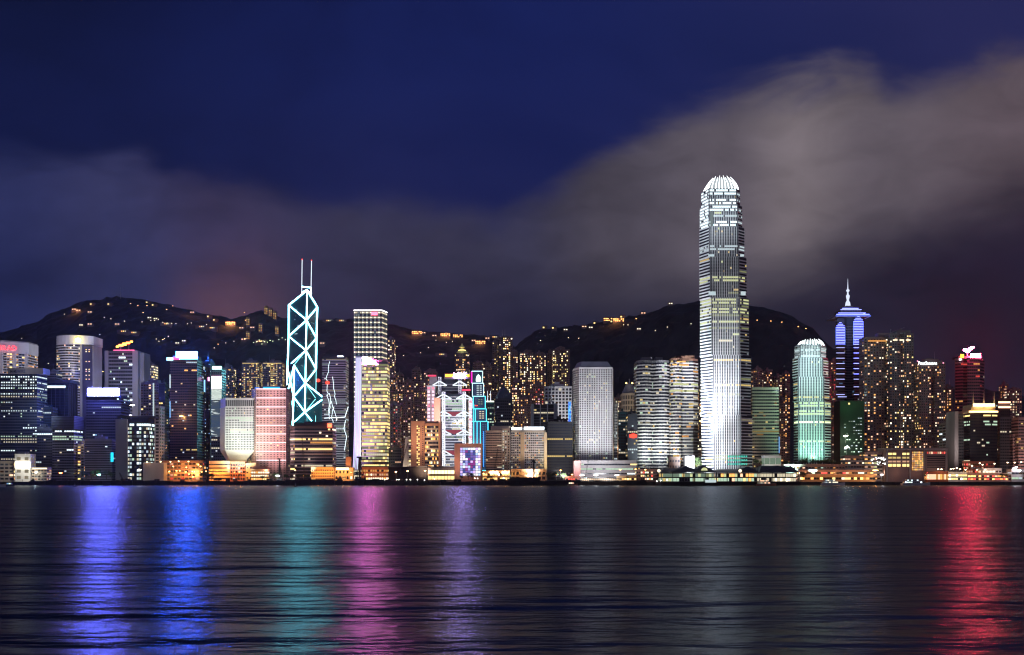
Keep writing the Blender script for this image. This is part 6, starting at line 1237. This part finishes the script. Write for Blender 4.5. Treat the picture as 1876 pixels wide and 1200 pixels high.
for kind, lst in (('o', (('in the upper left cluster, its left orange one', 137, 571), ('in the upper left cluster, a brighter orange one', 145, 572), ('in the upper left cluster, its right orange one', 166, 575), ('below the upper left cluster, faint orange', 166, 597), ('right of the faint orange one, near the red sign', 216, 596), ('glowing orange under the mist', 353, 575), ('orange, right of the brightest orange villa', 443, 604), ('reddish, at the far right of the orange strip near the crystal tower', 463, 603), ('orange, above the golden flats', 447, 628), ('reddish, behind the lightning tower top', 475, 632), ('orange, just right of the crystal tower waist', 591, 632), ('orange, left end of the ridge strip right of the dotted slab', 758, 613), ('orange, second on the ridge strip right of the dotted slab', 776, 614), ('small orange, right of the ridge strip', 796, 617), ('red orange, left of the pagoda tower top', 868, 627), ('red orange wide roof behind the twin spires', 893, 622), ('orange pair on the right ridge', 1178, 576), ('orange dot low on the right ridge', 1070, 604))),
                  ('y', (('beside the peak, twin white dots', 170, 560), ('beside the peak, brighter pair', 202, 560), ('yellow, on the crest near the peak', 272, 557), ('yellow, right of the crest pair', 283, 562), ('pale yellow, left of the brightest villa', 384, 585), ('yellow, at the foot of the crest tower block', 395, 590), ('second yellow on the right ridge', 1122, 592), ('third yellow on the right ridge', 1140, 589), ('left end of the right ridge houses', 998, 603), ('second from the left on the right ridge', 1015, 604), ('pale yellow above the porthole tower', 1091, 592))),
                  ('w', (('white pair under the crest, left', 275, 587), ('white pair under the crest, right', 286, 586), ('white with a flat roof above the blue square sign', 326, 632), ('white, behind the blue square sign', 338, 631), ('small white, far left slope', 150, 599), ('white, low on the right ridge slope', 1170, 605), ('white, over the twin rounded towers', 1228, 561), ('white, on the mid ridge', 1036, 607), ('white, beside the porthole tower ridge', 1082, 604))),
                  ('L', (('long white terrace above the red roof sign', 226, 612), ('long white terrace right of the first terrace', 245, 614), ('long row with lit galleries left of the mist', 305, 598), ('long row with lit galleries under the mist', 369, 601), ('long row right of the mist', 388, 604), ('long lit row above the lightning tower left', 601, 592), ('long lit row above the lightning tower right', 625, 590), ('long curved row above the gold flats', 478, 634), ('long dim white row low behind the bank sign', 808, 652), ('long lit deck with a white rim by the twin spires', 905, 620))),
                  ('B', (('brightest orange villa under the misty crest', 423, 597), ('wide bright orange villa on the ridge right of the dotted slab', 764, 613), ('wide bright villa in the middle of that ridge', 816, 620), ('wide red orange villa at the right of that ridge', 839, 619), ('wide red villa left of the twin spires', 880, 631), ('big bright house in the right ridge cluster', 1115, 592), ('big bright house at the right of that cluster', 1133, 590)))):
    for txt, px, py in lst: house(px, py, kind, HL + txt)
for i, (px, py, w_) in enumerate(((488, 566, 8), (496, 568, 7), (504, 573, 6), (455, 586, 6), (478, 600, 8), (455, 612, 7), (508, 603, 7))):
    house(px, py + 12, 'T', 'small hilltop flats, ' + ('tallest, on the crest left of the crystal tower', 'second on the crest left of the crystal tower', 'third on the crest beside the crystal tower', 'left of the crest blocks', 'below the crest blocks', 'lowest left below the crest', 'hidden partly by the crystal tower')[i])
def dots(label, cat_mat, group, pts, s=1.0):
    pr = lamp_proto(label, 5, cat_mat, group, 1.5 * s); kids(pr)
    for i, (px, py) in enumerate(pts): o = pr if i == 0 else copy_tree(pr); o.location = hit(px, py + 1) + Vector((0, -6, 0))
gh = glow('hill_orange', (1, .45, .14), 6); gw = glow('hill_white', (1, .8, .5), 4)
dots('orange lamp along the hillside road', gh, 'orange lamps on the hillside roads', [(241, 561), (254, 564), (271, 565), (451, 590), (450, 626), (401, 636), (300, 626), (264, 578), (1386, 571 + 22), (1411, 595), (1431, 596), (1461, 602), (1475, 606), (449, 576), (1165, 591), (318, 566), (307, 571)])
dots('white lamp dotted over the dark hillside', gw, 'white lamps scattered on the hillside', [(42, 625), (120, 579), (185, 617), (193, 585), (71, 670), (91, 670), (278, 592), (285, 592.5), (292, 595), (300, 596), (308, 597), (316, 597), (324, 598), (345, 598), (352, 598), (362, 600), (373, 602), (380, 600), (288, 627), (293, 629), (303, 625), (310, 622), (394, 643), (415, 635), (430, 634), (771, 650), (785, 641), (799, 630), (818, 631), (829, 629), (1041, 627), (1060, 625), (990, 630), (1222, 605), (1265, 602), (1200, 610), (1142, 600), (1150, 603), (307, 571), (205, 588), (230, 595), (262, 598), (700, 610), (728, 640), (740, 655)], .75)
dots('white lamp along the curved road above the gold flats', glow('road_green', (.85, 1, .5), 5), 'lamps along the curved road above the gold flats', [(466, 635), (471, 635), (476, 634), (481, 634), (486, 633), (491, 632), (496, 631), (501, 630), (512, 628), (518, 627), (524, 626)], .7)
for px, py, wt in ((423, 590, 60000), (140, 568, 22000), (353, 572, 20000), (816, 612, 24000), (762, 608, 20000), (880, 625, 22000), (1125, 588, 20000)):
    p_ = hit(px, py + 6); lamp_at(p_ + Vector((0, -14, 12)), wt, (1, .4, .12), 2)
r = thing('radio_mast', 'thin radio mast on the peak', 'mast', hit(221, 551)); b = MB(); p_ = hit(221, 551); b.bar(p_, p_ + Vector((0, 0, 34)), .7, 'steel', 4, r2=.25); b.build('pole', r)
# ================================================================ humid air over the harbour
m = bpy.data.materials.new('humid_air'); m.use_nodes = True; t = m.node_tree; t.nodes.remove(t.nodes['Principled BSDF'])
v = t.nodes.new('ShaderNodeVolumePrincipled'); v.inputs['Color'].default_value = (.9, .93, 1, 1); v.inputs['Density'].default_value = 2.0e-5; v.inputs['Anisotropy'].default_value = .72
t.links.new(v.outputs[0], t.nodes['Material Output'].inputs['Volume']); MATS['haze'] = m
b = MB(); b.box(-5200, 5200, -60, 5600, -9.5, 640, 'haze'); o = struct(b, 'haze', 'stuff'); o.display_type = 'WIRE'
cy.volume_bounces = 0
